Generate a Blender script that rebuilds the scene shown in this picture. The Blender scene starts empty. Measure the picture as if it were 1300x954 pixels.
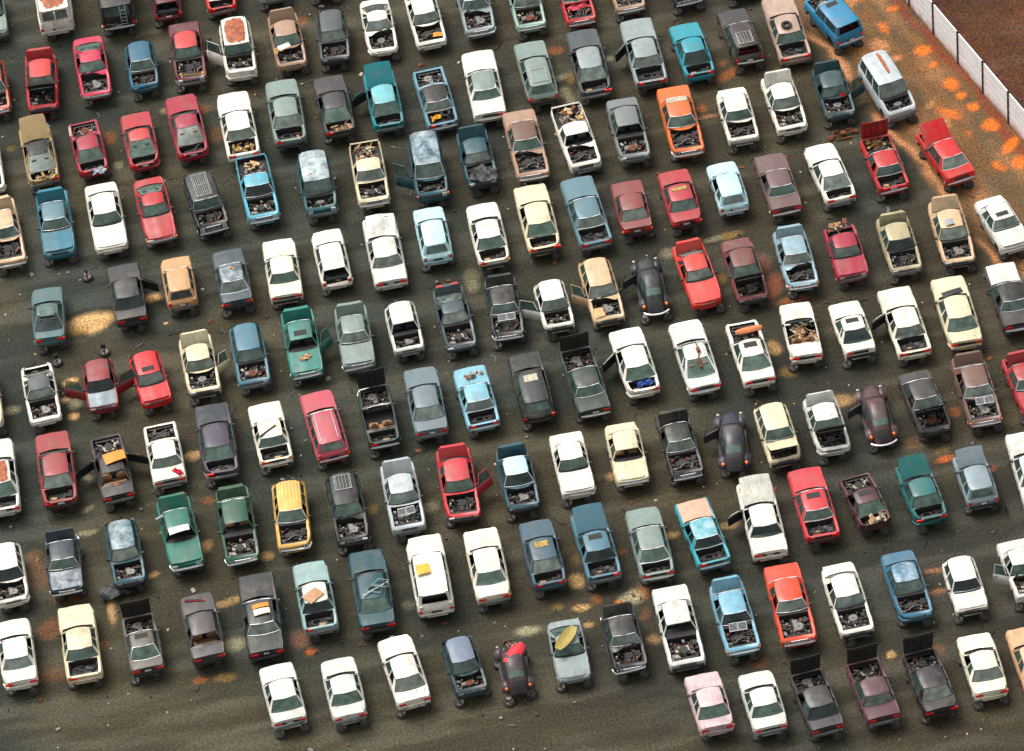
import bpy, math, random
import numpy as np
from mathutils import Matrix, Vector

random.seed(11)
scene = bpy.context.scene
COL = scene.collection
PI = math.pi
rad = math.radians

# ------------------------------------------------------------------ materials
MATS = {}

def srgb(r, g, b):
    def f(c):
        c /= 255.0
        return c / 12.92 if c <= 0.04045 else ((c + 0.055) / 1.055) ** 2.4
    return (f(r), f(g), f(b))


def new_mat(name):
    m = bpy.data.materials.new(name)
    m.use_nodes = True
    m.node_tree.nodes.clear()
    MATS[name] = m
    nt = m.node_tree
    out = nt.nodes.new('ShaderNodeOutputMaterial')
    b = nt.nodes.new('ShaderNodeBsdfPrincipled')
    nt.links.new(b.outputs[0], out.inputs[0])
    return m, nt, b, out


def N(nt, t, **kw):
    n = nt.nodes.new(t)
    for k, v in kw.items():
        if k in ('ins',):
            for kk, vv in v.items():
                n.inputs[kk].default_value = vv
        else:
            setattr(n, k, v)
    return n


def mixc(nt, fac, a, b, mode='MIX'):
    n = nt.nodes.new('ShaderNodeMix')
    n.data_type = 'RGBA'
    n.blend_type = mode
    for sock, v in ((n.inputs[0], fac), (n.inputs[6], a), (n.inputs[7], b)):
        if hasattr(v, 'links'):
            nt.links.new(v, sock)
        elif isinstance(v, (int, float)):
            sock.default_value = v
        else:
            sock.default_value = (*v[:3], 1)
    return n.outputs[2]


def ramp(nt, src, lo, hi, a=0.0, b=1.0):
    n = nt.nodes.new('ShaderNodeMapRange')
    n.clamp = True
    nt.links.new(src, n.inputs[0])
    n.inputs[1].default_value = lo
    n.inputs[2].default_value = hi
    n.inputs[3].default_value = a
    n.inputs[4].default_value = b
    return n.outputs[0]


def objcoord(nt, k=37.0):
    tc = N(nt, 'ShaderNodeTexCoord')
    oi = N(nt, 'ShaderNodeObjectInfo')
    mu = N(nt, 'ShaderNodeMath', operation='MULTIPLY')
    mu.inputs[1].default_value = k
    nt.links.new(oi.outputs['Random'], mu.inputs[0])
    ad = N(nt, 'ShaderNodeVectorMath', operation='ADD')
    nt.links.new(tc.outputs['Object'], ad.inputs[0])
    nt.links.new(mu.outputs[0], ad.inputs[1])
    return ad.outputs[0], oi


def noise(nt, vec, scale, detail=3.0, rough=0.55, dist=0.0):
    n = N(nt, 'ShaderNodeTexNoise')
    n.inputs['Scale'].default_value = scale
    n.inputs['Detail'].default_value = detail
    n.inputs['Roughness'].default_value = rough
    n.inputs['Distortion'].default_value = dist
    if vec is not None:
        nt.links.new(vec, n.inputs['Vector'])
    return n.outputs['Fac']


def paint_mat(name, wear=None, wearcol=None, lo=0.5, hi=0.56, wscale=1.7, rustcol=None, coat=0.14, patch=None, wmax=1.0):
    m, nt, b, out = new_mat(name)
    vec, oi = objcoord(nt)
    base = oi.outputs['Color']
    # grime film, uneven over each panel
    n1 = noise(nt, vec, 2.2, 4)
    g = ramp(nt, n1, 0.38, 0.74, 0.0, 0.28)
    colr = mixc(nt, g, base, (0.075, 0.068, 0.055))
    # fine speckle of dirt and leaves
    n2 = noise(nt, vec, 26, 2)
    sp = ramp(nt, n2, 0.66, 0.72, 0.0, 0.55)
    colr = mixc(nt, sp, colr, (0.07, 0.06, 0.045))
    # long drip marks across the panel
    mp = N(nt, 'ShaderNodeMapping')
    mp.inputs['Scale'].default_value = (0.6, 7.0, 0.6)
    nt.links.new(vec, mp.inputs[0])
    n3 = noise(nt, mp.outputs[0], 2.0, 3)
    st = ramp(nt, n3, 0.5, 0.72, 0.0, 0.3)
    colr = mixc(nt, st, colr, (0.10, 0.09, 0.07))
    n8 = noise(nt, vec, 0.9, 6, 0.68)
    colr = mixc(nt, ramp(nt, n8, 0.50, 0.66, 0.0, 0.34), colr, (0.16, 0.135, 0.095))
    # rust spots, more on some panels than on others
    n6 = noise(nt, vec, 5.5, 5, 0.7)
    th = N(nt, 'ShaderNodeMapRange')
    nt.links.new(oi.outputs['Random'], th.inputs[0])
    th.inputs[3].default_value = 0.59
    th.inputs[4].default_value = 0.74
    sb = N(nt, 'ShaderNodeMath', operation='SUBTRACT')
    nt.links.new(n6, sb.inputs[0])
    nt.links.new(th.outputs[0], sb.inputs[1])
    colr = mixc(nt, ramp(nt, sb.outputs[0], 0.0, 0.05, 0.0, 0.75), colr, srgb(112, 66, 40))
    if patch:
        tg = N(nt, 'ShaderNodeTexCoord')
        mg = N(nt, 'ShaderNodeMapping')
        mg.inputs['Location'].default_value = (-patch[0] / patch[2], -patch[1] / patch[3], 0)
        mg.inputs['Scale'].default_value = (1 / patch[2], 1 / patch[3], 0.0)
        nt.links.new(tg.outputs['Generated'], mg.inputs[0])
        ab = N(nt, 'ShaderNodeVectorMath', operation='ABSOLUTE')
        nt.links.new(mg.outputs[0], ab.inputs[0])
        pw = N(nt, 'ShaderNodeVectorMath', operation='MULTIPLY')
        nt.links.new(ab.outputs[0], pw.inputs[0])
        nt.links.new(ab.outputs[0], pw.inputs[1])
        ln = N(nt, 'ShaderNodeVectorMath', operation='LENGTH')
        nt.links.new(pw.outputs[0], ln.inputs[0])
        ns = noise(nt, vec, 4.0, 6, 0.7)
        am = N(nt, 'ShaderNodeMath', operation='MULTIPLY_ADD')
        nt.links.new(ns, am.inputs[0])
        am.inputs[1].default_value = patch[4]
        nt.links.new(ln.outputs['Value'], am.inputs[2])
        wm = ramp(nt, am.outputs[0], 1.0 + patch[4] * .5, 0.85 + patch[4] * .5)
        rc = mixc(nt, ramp(nt, ns, .35, .65), srgb(96, 50, 34), srgb(178, 92, 44))
        colr = mixc(nt, wm, colr, rc)
    rg = ramp(nt, n1, 0.3, 0.7, 0.28, 0.6)
    nt.links.new(rg, b.inputs['Roughness'])
    if wear:
        n4 = noise(nt, vec, wscale, 7, 0.7, 0.2)
        w = ramp(nt, n4, lo, hi, 0.0, wmax)
        colr = mixc(nt, w, colr, wearcol)
        if rustcol:
            n5 = noise(nt, vec, wscale * 2.3, 4, 0.65)
            w2 = ramp(nt, n5, 0.6, 0.66)
            colr = mixc(nt, w2, colr, rustcol)
    nt.links.new(colr, b.inputs['Base Color'])
    b.inputs['Coat Weight'].default_value = coat
    b.inputs['Coat Roughness'].default_value = 0.12
    b.inputs['Specular IOR Level'].default_value = 0.34
    bp = N(nt, 'ShaderNodeBump')
    bp.inputs['Strength'].default_value = 0.12
    bp.inputs['Distance'].default_value = 0.05
    nt.links.new(noise(nt, vec, 1.8, 3), bp.inputs['Height'])
    nt.links.new(bp.outputs[0], b.inputs['Normal'])
    return m


paint_mat('car_paint')
paint_mat('matt_paint', coat=0.0)
paint_mat('peeling_paint', True, srgb(188, 200, 208), 0.40, 0.66, 1.5, None, 0.1, wmax=0.62)
paint_mat('chalky_paint', True, srgb(170, 180, 180), 0.33, 0.6, 1.2, srgb(150, 70, 35), 0.0)
paint_mat('rusted_paint', coat=0.05, patch=(.5, .5, .46, .40, 1.3))
paint_mat('rust_line_paint', coat=0.3, patch=(.40, .62, .34, .075, 1.6))
paint_mat('rust_streaked_paint', True, srgb(130, 52, 28), 0.60, 0.62, 1.3, None, 0.2)
paint_mat('burnt_paint', True, srgb(150, 75, 35), 0.57, 0.62, 1.5, None, 0.0)


def plain(name, color, rough=0.6, metal=0.0, var=0.3, vs=6.0, coat=0.0, spec=0.5):
    m, nt, b, out = new_mat(name)
    vec, oi = objcoord(nt)
    n1 = noise(nt, vec, vs, 4)
    f = ramp(nt, n1, 0.35, 0.7)
    dark = tuple(c * (1 - var) for c in color)
    lite = tuple(min(1, c * (1 + var * 0.6)) for c in color)
    nt.links.new(mixc(nt, f, dark, lite), b.inputs['Base Color'])
    b.inputs['Roughness'].default_value = rough
    b.inputs['Metallic'].default_value = metal
    b.inputs['Coat Weight'].default_value = coat
    b.inputs['Specular IOR Level'].default_value = spec
    return m


plain('black_trim', (0.022, 0.022, 0.024), 0.6, 0, 0.5)
plain('grey_trim', (0.16, 0.165, 0.165), 0.5)
plain('silver_trim', (0.42, 0.43, 0.43), 0.42, 0.2)
plain('chrome', (0.80, 0.80, 0.80), 0.3, 0.45, 0.12)
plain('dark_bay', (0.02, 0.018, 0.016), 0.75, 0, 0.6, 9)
plain('cabin_trim', (0.035, 0.034, 0.034), 0.8, 0, 0.4)
plain('seat_grey', (0.07, 0.07, 0.075), 0.85)
plain('seat_tan', srgb(150, 112, 78), 0.85)
plain('seat_red', srgb(110, 28, 32), 0.85)
plain('iron', (0.022, 0.019, 0.016), 0.55, 0.3, 0.5, 12)
plain('alloy', (0.17, 0.16, 0.145), 0.5, 0.5, 0.4, 12)
plain('rust', srgb(112, 58, 30), 0.85, 0, 0.5, 9)
plain('bottle_plastic', (0.40, 0.36, 0.26), 0.5, 0, 0.3)
plain('rubber', (0.026, 0.024, 0.022), 0.8, 0, 0.5, 9)
plain('steel_rim', (0.22, 0.20, 0.17), 0.5, 0.4, 0.5, 8)
plain('card', srgb(196, 160, 112), 0.85)
plain('foam', srgb(170, 140, 78), 0.9, 0, 0.5)
plain('blue_plastic', srgb(20, 60, 130), 0.5)
plain('amber_lens', srgb(250, 110, 14), 0.25, 0, 0.2, 6, 0.5)
plain('red_lens', srgb(225, 26, 22), 0.25, 0, 0.3, 6, 0.5)
plain('clear_lens', (0.5, 0.52, 0.5), 0.18, 0.1, 0.3, 14, 0.6)
plain('plate_white', (0.7, 0.7, 0.66), 0.5)
plain('concrete', (0.80, 0.80, 0.78), 0.85, 0, 0.07, 1.2)
plain('post_brown', srgb(72, 30, 36), 0.8, 0, 0.3)
plain('joint_grey', (0.12, 0.12, 0.12), 0.9)
plain('wood', srgb(150, 100, 60), 0.8, 0, 0.4)


def glass_mat(name, tint, rough=0.06):
    m = bpy.data.materials.new(name)
    m.use_nodes = True
    MATS[name] = m
    nt = m.node_tree
    nt.nodes.clear()
    out = nt.nodes.new('ShaderNodeOutputMaterial')
    vec, oi = objcoord(nt)
    gl = N(nt, 'ShaderNodeBsdfPrincipled')
    n1 = noise(nt, vec, 3.0, 4)
    f = ramp(nt, n1, 0.35, 0.7)
    nt.links.new(mixc(nt, f, tuple(c * 0.6 for c in tint), tint), gl.inputs['Base Color'])
    gl.inputs['Roughness'].default_value = rough
    gl.inputs['IOR'].default_value = 1.52
    tr = N(nt, 'ShaderNodeBsdfTransparent')
    tr.inputs[0].default_value = (0.52, 0.66, 0.6, 1)
    mx = N(nt, 'ShaderNodeMixShader')
    nt.links.new(ramp(nt, noise(nt, vec, 1.3, 3), 0.3, 0.7, 0.45, 0.92), mx.inputs[0])
    nt.links.new(tr.outputs[0], mx.inputs[1])
    nt.links.new(gl.outputs[0], mx.inputs[2])
    nt.links.new(mx.outputs[0], out.inputs[0])
    return m


glass_mat('window_glass', (0.05, 0.09, 0.078))
glass_mat('screen_glass', (0.13, 0.205, 0.165))

glass_mat('dusty_glass', (0.24, 0.29, 0.25), 0.25)
glass_mat('dark_glass', (0.03, 0.045, 0.045))


# ------------------------------------------------------------------ mesh builder
class MB:
    def __init__(s):
        s.v, s.f, s.m = [], [], []

    def add(s, vs, fs, mat=0):
        o = len(s.v)
        s.v += [tuple(p) for p in vs]
        s.f += [tuple(o + i for i in f) for f in fs]
        s.m += [mat] * len(fs)
        return o

    def box(s, x0, x1, y0, y1, z0, z1, mat=0, ch=0.0, M=None):
        if ch:
            c = ch
            vs = []
            for z, k in ((z0, c), (z0 + c, 0), (z1 - c, 0), (z1, c)):
                vs += [(x0 + k, y0 + k, z), (x1 - k, y0 + k, z), (x1 - k, y1 - k, z), (x0 + k, y1 - k, z)]
            fs = [(3, 2, 1, 0), (12, 13, 14, 15)]
            for r in range(3):
                for i in range(4):
                    j = (i + 1) % 4
                    fs.append((r * 4 + i, r * 4 + j, r * 4 + 4 + j, r * 4 + 4 + i))
        else:
            vs = [(x0, y0, z0), (x1, y0, z0), (x1, y1, z0), (x0, y1, z0),
                  (x0, y0, z1), (x1, y0, z1), (x1, y1, z1), (x0, y1, z1)]
            fs = [(3, 2, 1, 0), (4, 5, 6, 7), (0, 1, 5, 4), (1, 2, 6, 5), (2, 3, 7, 6), (3, 0, 4, 7)]
        if M is not None:
            vs = [tuple(M @ Vector(p)) for p in vs]
        s.add(vs, fs, mat)

    def cyl(s, c, r, h, n=12, mat=0, r2=None, axis='z', capb=True):
        r2 = r if r2 is None else r2
        vs = []
        for k, (rr, zz) in enumerate(((r, 0), (r2, h))):
            for i in range(n):
                a = 2 * PI * i / n
                p = (rr * math.cos(a), rr * math.sin(a), zz)
                if axis == 'x':
                    p = (p[2], p[0], p[1])
                elif axis == 'y':
                    p = (p[0], p[2], p[1])
                vs.append((c[0] + p[0], c[1] + p[1], c[2] + p[2]))
        fs = [(i, (i + 1) % n, n + (i + 1) % n, n + i) for i in range(n)]
        fs.append(tuple(range(n, 2 * n)))
        if capb:
            fs.append(tuple(range(n - 1, -1, -1)))
        s.add(vs, fs, mat)

    def tube(s, pts, r, mat=0, n=6):
        pts = [Vector(p) for p in pts]
        rings = []
        for i, p in enumerate(pts):
            d = (pts[min(i + 1, len(pts) - 1)] - pts[max(i - 1, 0)]).normalized()
            a = d.orthogonal().normalized()
            b = d.cross(a)
            rings.append([p + (a * math.cos(2 * PI * k / n) + b * math.sin(2 * PI * k / n)) * r for k in range(n)])
        # keep rings aligned
        vs = [q for ring in rings for q in ring]
        fs = []
        for i in range(len(pts) - 1):
            ra, rb = rings[i], rings[i + 1]
            best = min(range(n), key=lambda o: sum((ra[k] - rb[(k + o) % n]).length for k in range(n)))
            for k in range(n):
                k2 = (k + 1) % n
                fs.append((i * n + k, i * n + k2, (i + 1) * n + (k2 + best) % n, (i + 1) * n + (k + best) % n))
        fs.append(tuple(range(n)))
        fs.append(tuple((len(pts) - 1) * n + k for k in range(n)))
        s.add(vs, fs, mat)

    def revolve(s, c, prof, n=16, mat=0, tilt=None):
        vs = []
        for (r, z) in prof:
            for i in range(n):
                a = 2 * PI * i / n
                p = Vector((r * math.cos(a), r * math.sin(a), z))
                if tilt is not None:
                    p = tilt @ p
                vs.append((c[0] + p.x, c[1] + p.y, c[2] + p.z))
        fs = []
        for k in range(len(prof) - 1):
            for i in range(n):
                j = (i + 1) % n
                fs.append((k * n + i, k * n + j, (k + 1) * n + j, (k + 1) * n + i))
        s.add(vs, fs, mat)

    def grid(s, fn, nu, nv, mat=0, flip=False):
        vs = [fn(i / nu, j / nv) for i in range(nu + 1) for j in range(nv + 1)]
        fs = []
        for i in range(nu):
            for j in range(nv):
                a = i * (nv + 1) + j
                q = (a, a + 1, a + nv + 2, a + nv + 1)
                fs.append(q[::-1] if flip else q)
        s.add(vs, fs, mat)

    def slab(s, fn, nu, nv, th, mat=0, mat2=1, rim=None):
        """curved sheet with thickness th (a function of direction z-), closed rim"""
        up = [fn(i / nu, j / nv) for i in range(nu + 1) for j in range(nv + 1)]
        t = th if callable(th) else (lambda p: (p[0], p[1], p[2] - th))
        dn = [t(p) for p in up]
        n = len(up)
        fu, fd, fr = [], [], []
        for i in range(nu):
            for j in range(nv):
                a = i * (nv + 1) + j
                fu.append((a, a + nv + 1, a + nv + 2, a + 1))
                fd.append((n + a, n + a + 1, n + a + nv + 2, n + a + nv + 1))
        for i in range(nu):
            a, b = i * (nv + 1), (i + 1) * (nv + 1)
            fr.append((a, n + a, n + b, b))
            a, b = a + nv, b + nv
            fr.append((a, b, n + b, n + a))
        for j in range(nv):
            a, b = j, j + 1
            fr.append((a, b, n + b, n + a))
            a, b = nu * (nv + 1) + j, nu * (nv + 1) + j + 1
            fr.append((a, n + a, n + b, b))
        o = s.add(up + dn, fu, mat)
        s.f += [tuple(o + i for i in f) for f in fr]
        s.m += [mat if rim is None else rim] * len(fr)
        s.f += [tuple(o + i for i in f) for f in fd]
        s.m += [mat2] * len(fd)

    def mesh(s, name, mats, smooth=True, angle=38):
        me = bpy.data.meshes.new(name)
        me.from_pydata(s.v, [], s.f)
        for m in mats:
            me.materials.append(MATS[m])
        me.polygons.foreach_set('material_index', s.m)
        if smooth:
            me.shade_smooth()
            me.set_sharp_from_angle(angle=rad(angle))
        me.update()
        return me


CACHE = {}


def cached(key, fn):
    if key not in CACHE:
        CACHE[key] = fn()
    return CACHE[key]


def put(name, me, parent=None, loc=(0, 0, 0), rot=None, color=None, mat0=None):
    o = bpy.data.objects.new(name, me)
    COL.objects.link(o)
    o.location = loc
    if rot is not None:
        o.rotation_euler = rot
    if parent is not None:
        o.parent = parent
    if color is not None:
        o.color = (*color, 1)
    if mat0:
        o.material_slots[0].link = 'OBJECT'
        o.material_slots[0].material = MATS[mat0]
    return o


def tag(o, label=None, cat=None, group=None, kind=None):
    if label:
        o['label'] = label
    if cat:
        o['category'] = cat
    if group:
        o['group'] = group
    if kind:
        o['kind'] = kind
    return o

# ------------------------------------------------------------------ what stands where (metres on the ground)
CARS = [
    (-28.07, 34.61, 94.6, 1.000, 'hatch', 'F', 'sage', 'Nc',
     "pale green hatchback cut off by the photo's top left corner"),
    (-24.28, 34.90, 94.0, 1.000, 'van', 'R', 'white', 'Nc bb rustroof',
     'white panel van with two square windows in its rear doors'),
    (-20.56, 34.49, 93.6, 1.000, 'van', 'R', 'black', 'Nc ch ladder',
     'black van with a pale ladder on its rear doors'),
    (-17.57, 34.16, 93.6, 1.000, 'hatch', 'R', 'maroon', 'Nx plate',
     'maroon hatchback with missing tailgate beside the black ladder van'),
    (-14.35, 34.44, 93.5, 1.000, 'coupe', 'R', 'scarlet', 'Nx bb',
     'bright scarlet coupe at the top edge ahead of the rusty-roofed truck'),
    (-11.24, 34.85, 93.2, 1.000, 'sed', 'F', 'sage', 'Nc bb',
     'grey green sedan of which only the nose shows at top edge'),
    (-8.20, 34.70, 93.4, 1.000, 'sed', 'F', 'brown', 'Nx bk',
     'brown sedan mostly above the top edge behind the dark slate hatchback'),
    (-28.01, 27.94, 95.0, 1.000, 'hatch', 'F', 'orangered', 'Nx ch',
     'orange red hatchback without bonnet at the left edge near the top'),
    (-25.13, 27.89, 90.9, 1.068, 'sed', 'F', 'red', 'No Fo bk roof:redl',
     'red sedan with both bonnet and boot raised, near top left'),
    (-22.15, 28.61, 95.0, 1.154, 'coupe', 'F', 'rose', 'Nx bb',
     'rose red rounded coupe with bare engine, right of both-lids-open red sedan'),
    (-19.19, 28.02, 94.3, 0.913, 'hatch', 'F', 'blue', 'Nx bb',
     'small blue hatchback with black engine bay left of the yellow strip car'),
    (-16.47, 28.72, 93.3, 1.115, 'sed', 'F', 'maroon', 'Nx bb dr roof:redl',
     'dark red sedan with a yellow and white strip in its bay'),
    (-13.48, 28.27, 92.9, 0.993, 'suv', 'F', 'white', 'Nx bb dl rustroof',
     'white off-roader with a big orange rust sheet across its roof'),
    (-10.55, 28.68, 94.9, 0.990, 'sed', 'F', 'tan', 'Nx Fo bb',
     'tan sedan with paper scraps lying on its windscreen'),
    (-7.84, 28.39, 90.5, 0.840, 'wagon', 'F', 'slate', 'Nx bk',
     'dark slate estate with a tan spot on its roof'),
    (-5.11, 28.84, 93.3, 1.029, 'coupe', 'F', 'white', 'Nx bb louvre',
     'white coupe with black slats over its back window'),
    (-2.32, 29.07, 95.5, 1.029, 'sed', 'F', 'white', 'Nx bb',
     'white sedan with an orange part in its open engine bay'),
    (0.67, 29.59, 93.9, 1.080, 'sed', 'F', 'silver', 'Nx ch big',
     'large silver sedan with dark empty bay at top edge, left of pale green one'),
    (3.67, 29.30, 93.9, 1.000, 'sed', 'F', 'mint', 'Nx ch',
     'pale green sedan with missing bonnet and silver bumper at the top edge'),
    (6.59, 29.15, 94.4, 1.000, 'sed', 'F', 'red', 'Nx ch',
     'red sedan with a crumpled red sheet lying in its bay'),
    (9.56, 29.74, 94.9, 1.000, 'sed', 'F', 'tan', 'Nx ch',
     'tan and rust coloured sedan with open bay cut by the top edge'),
    (12.89, 29.71, 97.8, 1.000, 'sed', 'F', 'navy', 'Nc ch',
     'dark sedan nose with chrome bumper above the bright turquoise coupe'),
    (16.17, 29.87, 97.8, 1.000, 'sed', 'F', 'slate', 'Nc bk',
     'grey sedan only hinted at the top edge above the roof-rack wagon'),
    (21.26, 24.29, 111.7, 0.931, 'suv', 'R', 'royal', 'Ng Fx ch sun',
     'royal blue off-roader with missing bonnet and sunroof hole near the dirt track'),
    (-8.17, 22.59, 94.9, 1.168, 'coupe', 'R', 'charcoal', 'Nx bk lampup',
     'charcoal coupe with red lamps above its stuffed open boot'),
    (-11.00, 22.52, 93.3, 1.220, 'sed', 'R', 'sage', 'Nx bk',
     'grey green sedan with an orange scrap in its open boot'),
    (-13.82, 21.88, 94.9, 1.220, 'sed', 'R', 'white', 'Nx bb big',
     'big white sedan whose open boot is filled with yellowish foam'),
    (-16.79, 22.53, 96.6, 1.220, 'coupe', 'R', 'crimson', 'Nx bb',
     'crimson coupe with a silver bar in its open boot'),
    (-5.29, 22.51, 94.1, 1.065, 'sed', 'R', 'turq', 'Nx Fo bb dl roof:aqua',
     'turquoise sedan with raised bonnet and dangling black left door'),
    (-2.29, 22.06, 96.5, 1.069, 'sed', 'R', 'skyd', 'Nx Fx ch roof:black',
     'blue sedan with black roof and a tyre in its boot'),
    (0.58, 22.64, 93.0, 1.220, 'sed', 'R', 'white', 'Nc ch big roof:sage',
     'long white sedan with a sage green roof and closed boot'),
    (3.69, 23.19, 94.6, 1.104, 'wagon', 'R', 'sage', 'Nc bk rack wood',
     'grey green estate with silver roof rack and wood-trimmed tail'),
    (6.79, 23.34, 93.4, 1.220, 'sed', 'R', 'slate', 'Nx bb roof:silver',
     'dark grey sedan with blue boot lining and pale debris on its bonnet'),
    (10.03, 23.59, 93.8, 1.220, 'sed', 'R', 'silver', 'Nx Fc bk dl big',
     'silver grey sedan with torn left door hanging, left of the turquoise coupe'),
    (12.81, 23.26, 95.9, 1.066, 'coupe', 'R', 'turqb', 'Nx bb',
     'bright turquoise blue coupe with open boot near the top'),
    (15.72, 23.90, 97.6, 0.981, 'wagon', 'R', 'darkbrown', 'Ng ch rack hood:charcoal',
     'dark brown estate with roof rack and red seats behind missing rear glass'),
    (18.45, 24.03, 94.3, 1.190, 'sed', 'R', 'beige', 'Nx bb big',
     'dusty beige sedan with a loose tyre on its roof'),
    (-25.43, 21.82, 96.6, 1.149, 'coupe', 'R', 'gold', 'Nx Fo bb roof:black',
     'gold coupe with black roof and raised bonnet, near left edge'),
    (-22.55, 21.76, 97.4, 0.997, 'coupe', 'R', 'crimson', 'Nx Fx bb whitefender',
     'crimson coupe with bare engine and one white front wing'),
    (-19.54, 21.85, 95.8, 1.070, 'coupe', 'R', 'redm', 'Nx bb roof:redl',
     'red coupe with two round speakers in its open boot'),
    (-28.52, 21.45, 95.4, 1.000, 'sed', 'F', 'white', 'Nx bb',
     'white sedan cut off at the left edge beside the gold coupe'),
    (11.44, 17.40, 93.2, 1.203, 'sed', 'F', 'orange', 'Nx ch vinyl',
     'orange sedan with a white band behind its roof'),
    (14.68, 17.18, 93.6, 0.921, 'sed', 'F', 'white', 'Nx bb ivory',
     'ivory white sedan with crumpled cowl, right of the orange sedan'),
    (17.45, 17.64, 95.3, 0.997, 'sed', 'F', 'white', 'Nx Fo bb',
     'white sedan with raised boot lid, left of the dark teal one'),
    (20.34, 18.15, 94.7, 0.898, 'sed', 'F', 'dteal', 'Nx Fo bb dr',
     'dark teal sedan with a red blotch on its windscreen'),
    (23.41, 17.79, 104.3, 0.984, 'mvan', 'F', 'silverw', 'Nx bnavy',
     'silver white minivan with a jagged rust streak along its roof'),
    (-15.96, 15.52, 100.4, 0.926, 'suv', 'F', 'black', 'Nx ch bars',
     'black off-roader with white bars on its roof'),
    (-12.97, 16.33, 95.6, 1.071, 'pick', 'F', 'sky', 'Nx ch',
     'light blue pickup with scrap and a rusty tailgate in its bed'),
    (-9.57, 15.80, 94.0, 0.907, 'mvan', 'F', 'teal', 'Nx bb fadedroof',
     'teal minivan whose grey faded roof has rust specks'),
    (-6.54, 16.37, 92.8, 1.015, 'pick', 'F', 'cream', 'Nx ch',
     'cream pickup with jumbled scrap in its bed'),
    (-3.20, 16.05, 92.8, 0.994, 'mvan', 'F', 'petrol', 'Nx bb dl am peelroof',
     'petrol blue minivan with peeling roof and open left door'),
    (-0.35, 16.51, 94.6, 0.937, 'sed', 'F', 'petrol', 'Nx Fo bk',
     'petrol blue sedan with a black crumpled sheet over its nose'),
    (2.50, 17.09, 94.0, 1.220, 'sed', 'F', 'tan', 'Nx ch big roof:brown',
     'large tan sedan with a brown vinyl roof'),
    (5.39, 17.12, 97.5, 1.080, 'pick', 'F', 'white', 'Nx bb gw big',
     'white pickup with its bed full of scrap'),
    (8.41, 17.22, 93.3, 1.072, 'sed', 'F', 'grey', 'Nx bb gw',
     'grey sedan with missing windscreen, left of the orange sedan'),
    (-24.58, 15.67, 94.3, 1.084, 'sed', 'F', 'blued', 'Nc Fo bb roof:steel',
     'blue sedan with closed bonnet and flaking raised boot lid'),
    (-21.69, 15.69, 95.6, 1.166, 'sed', 'F', 'white', 'Nc bb',
     'intact white sedan with closed bonnet between blue and red cars'),
    (-18.89, 15.81, 97.2, 1.113, 'coupe', 'F', 'red', 'Nc bb am',
     'bright red coupe with closed bonnet, far left area'),
    (-27.52, 15.48, 97.2, 1.115, 'sed', 'F', 'peach', 'Nx Fo ch big',
     'peach sedan raised on stands at the left edge'),
    (-6.14, 10.00, 93.8, 1.174, 'sed', 'R', 'whiteg', 'Nc Fb bb big',
     'large white sedan with closed boot and bent, peaked bonnet'),
    (-3.36, 10.84, 93.6, 1.038, 'hatch', 'R', 'ice', 'Nc bb',
     'pale ice blue hatchback beside the bent-bonnet white sedan'),
    (-0.30, 10.32, 94.1, 1.060, 'sed', 'R', 'white', 'Nx bk am',
     'white sedan with open boot and amber corner lamps, right of ice blue hatchback'),
    (2.55, 11.06, 94.3, 1.176, 'sed', 'R', 'cream', 'Nx bk am',
     'cream sedan with rust on its roof front and yellow scrap in boot'),
    (5.32, 11.03, 96.5, 1.199, 'sed', 'R', 'steel', 'Nx bb',
     'steel blue sedan with faded roof square and black open boot'),
    (7.89, 10.95, 93.2, 0.876, 'sed', 'R', 'rust', 'Nc bk plate am',
     'dull red sedan with closed boot, left of the tan-patched red one'),
    (10.65, 11.17, 94.3, 0.958, 'sed', 'R', 'redm', 'Nc bk plate tanpatch',
     'red sedan with a tan faded patch above its windscreen'),
    (13.40, 11.52, 95.2, 0.934, 'hatch', 'R', 'ice', 'Nc ch',
     'pale blue three-door hatchback with dark rear glass, right of tan-patched red sedan'),
    (16.19, 11.23, 95.0, 1.040, 'sed', 'R', 'mauve', 'Nc ch',
     'mauve brown sedan with closed boot and chrome bumper'),
    (19.16, 11.52, 98.5, 1.096, 'coupe', 'R', 'white', 'Nx bb',
     'white coupe with open boot, right of the mauve brown sedan'),
    (22.31, 11.73, 96.6, 0.939, 'sed', 'R', 'red', 'Nx Fr ch plate',
     'red sedan with yellow scrap under its forward-hinged raised bonnet'),
    (25.76, 11.78, 105.4, 0.982, 'sed', 'R', 'scarlet', 'Nc Fo ch',
     'scarlet sedan with big raised bonnet beside the dirt track'),
    (-25.16, 8.47, 91.3, 0.990, 'coupe', 'R', 'tealg', 'Nc bb sungl',
     'grey teal coupe with glass sunroof, far left of a tan mud patch'),
    (-20.70, 9.32, 94.8, 1.016, 'sed', 'R', 'charcoal', 'Nc bk dr',
     'charcoal sedan with its right door wide open'),
    (-17.77, 9.71, 94.7, 0.937, 'hatch', 'R', 'apricot', 'Nc bs',
     'apricot hatchback with closed tailgate beside an open car door'),
    (-14.78, 9.46, 95.5, 0.940, 'sed', 'R', 'navyg', 'Nc bk am peelroof',
     'dark blue sedan with white peeling roof and closed boot'),
    (-11.94, 9.55, 92.9, 1.045, 'sed', 'R', 'ivory', 'Nc bk',
     'ivory sedan with closed boot, above the open-doored green sedan'),
    (-9.15, 10.05, 95.3, 1.062, 'hatch', 'R', 'white', 'Nx bb',
     'white hatchback with missing tailgate and red lamps, left of the bent-bonnet sedan'),
    (-8.29, 3.55, 92.8, 0.989, 'sed', 'F', 'sage', 'Nc Fo ch',
     'pale sage sedan with intact nose and raised boot lid'),
    (-5.53, 3.76, 95.3, 0.849, 'hatch', 'F', 'whiteg', 'Nx gw bb',
     'dirty white hatchback with no windscreen and a huge open front'),
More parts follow.
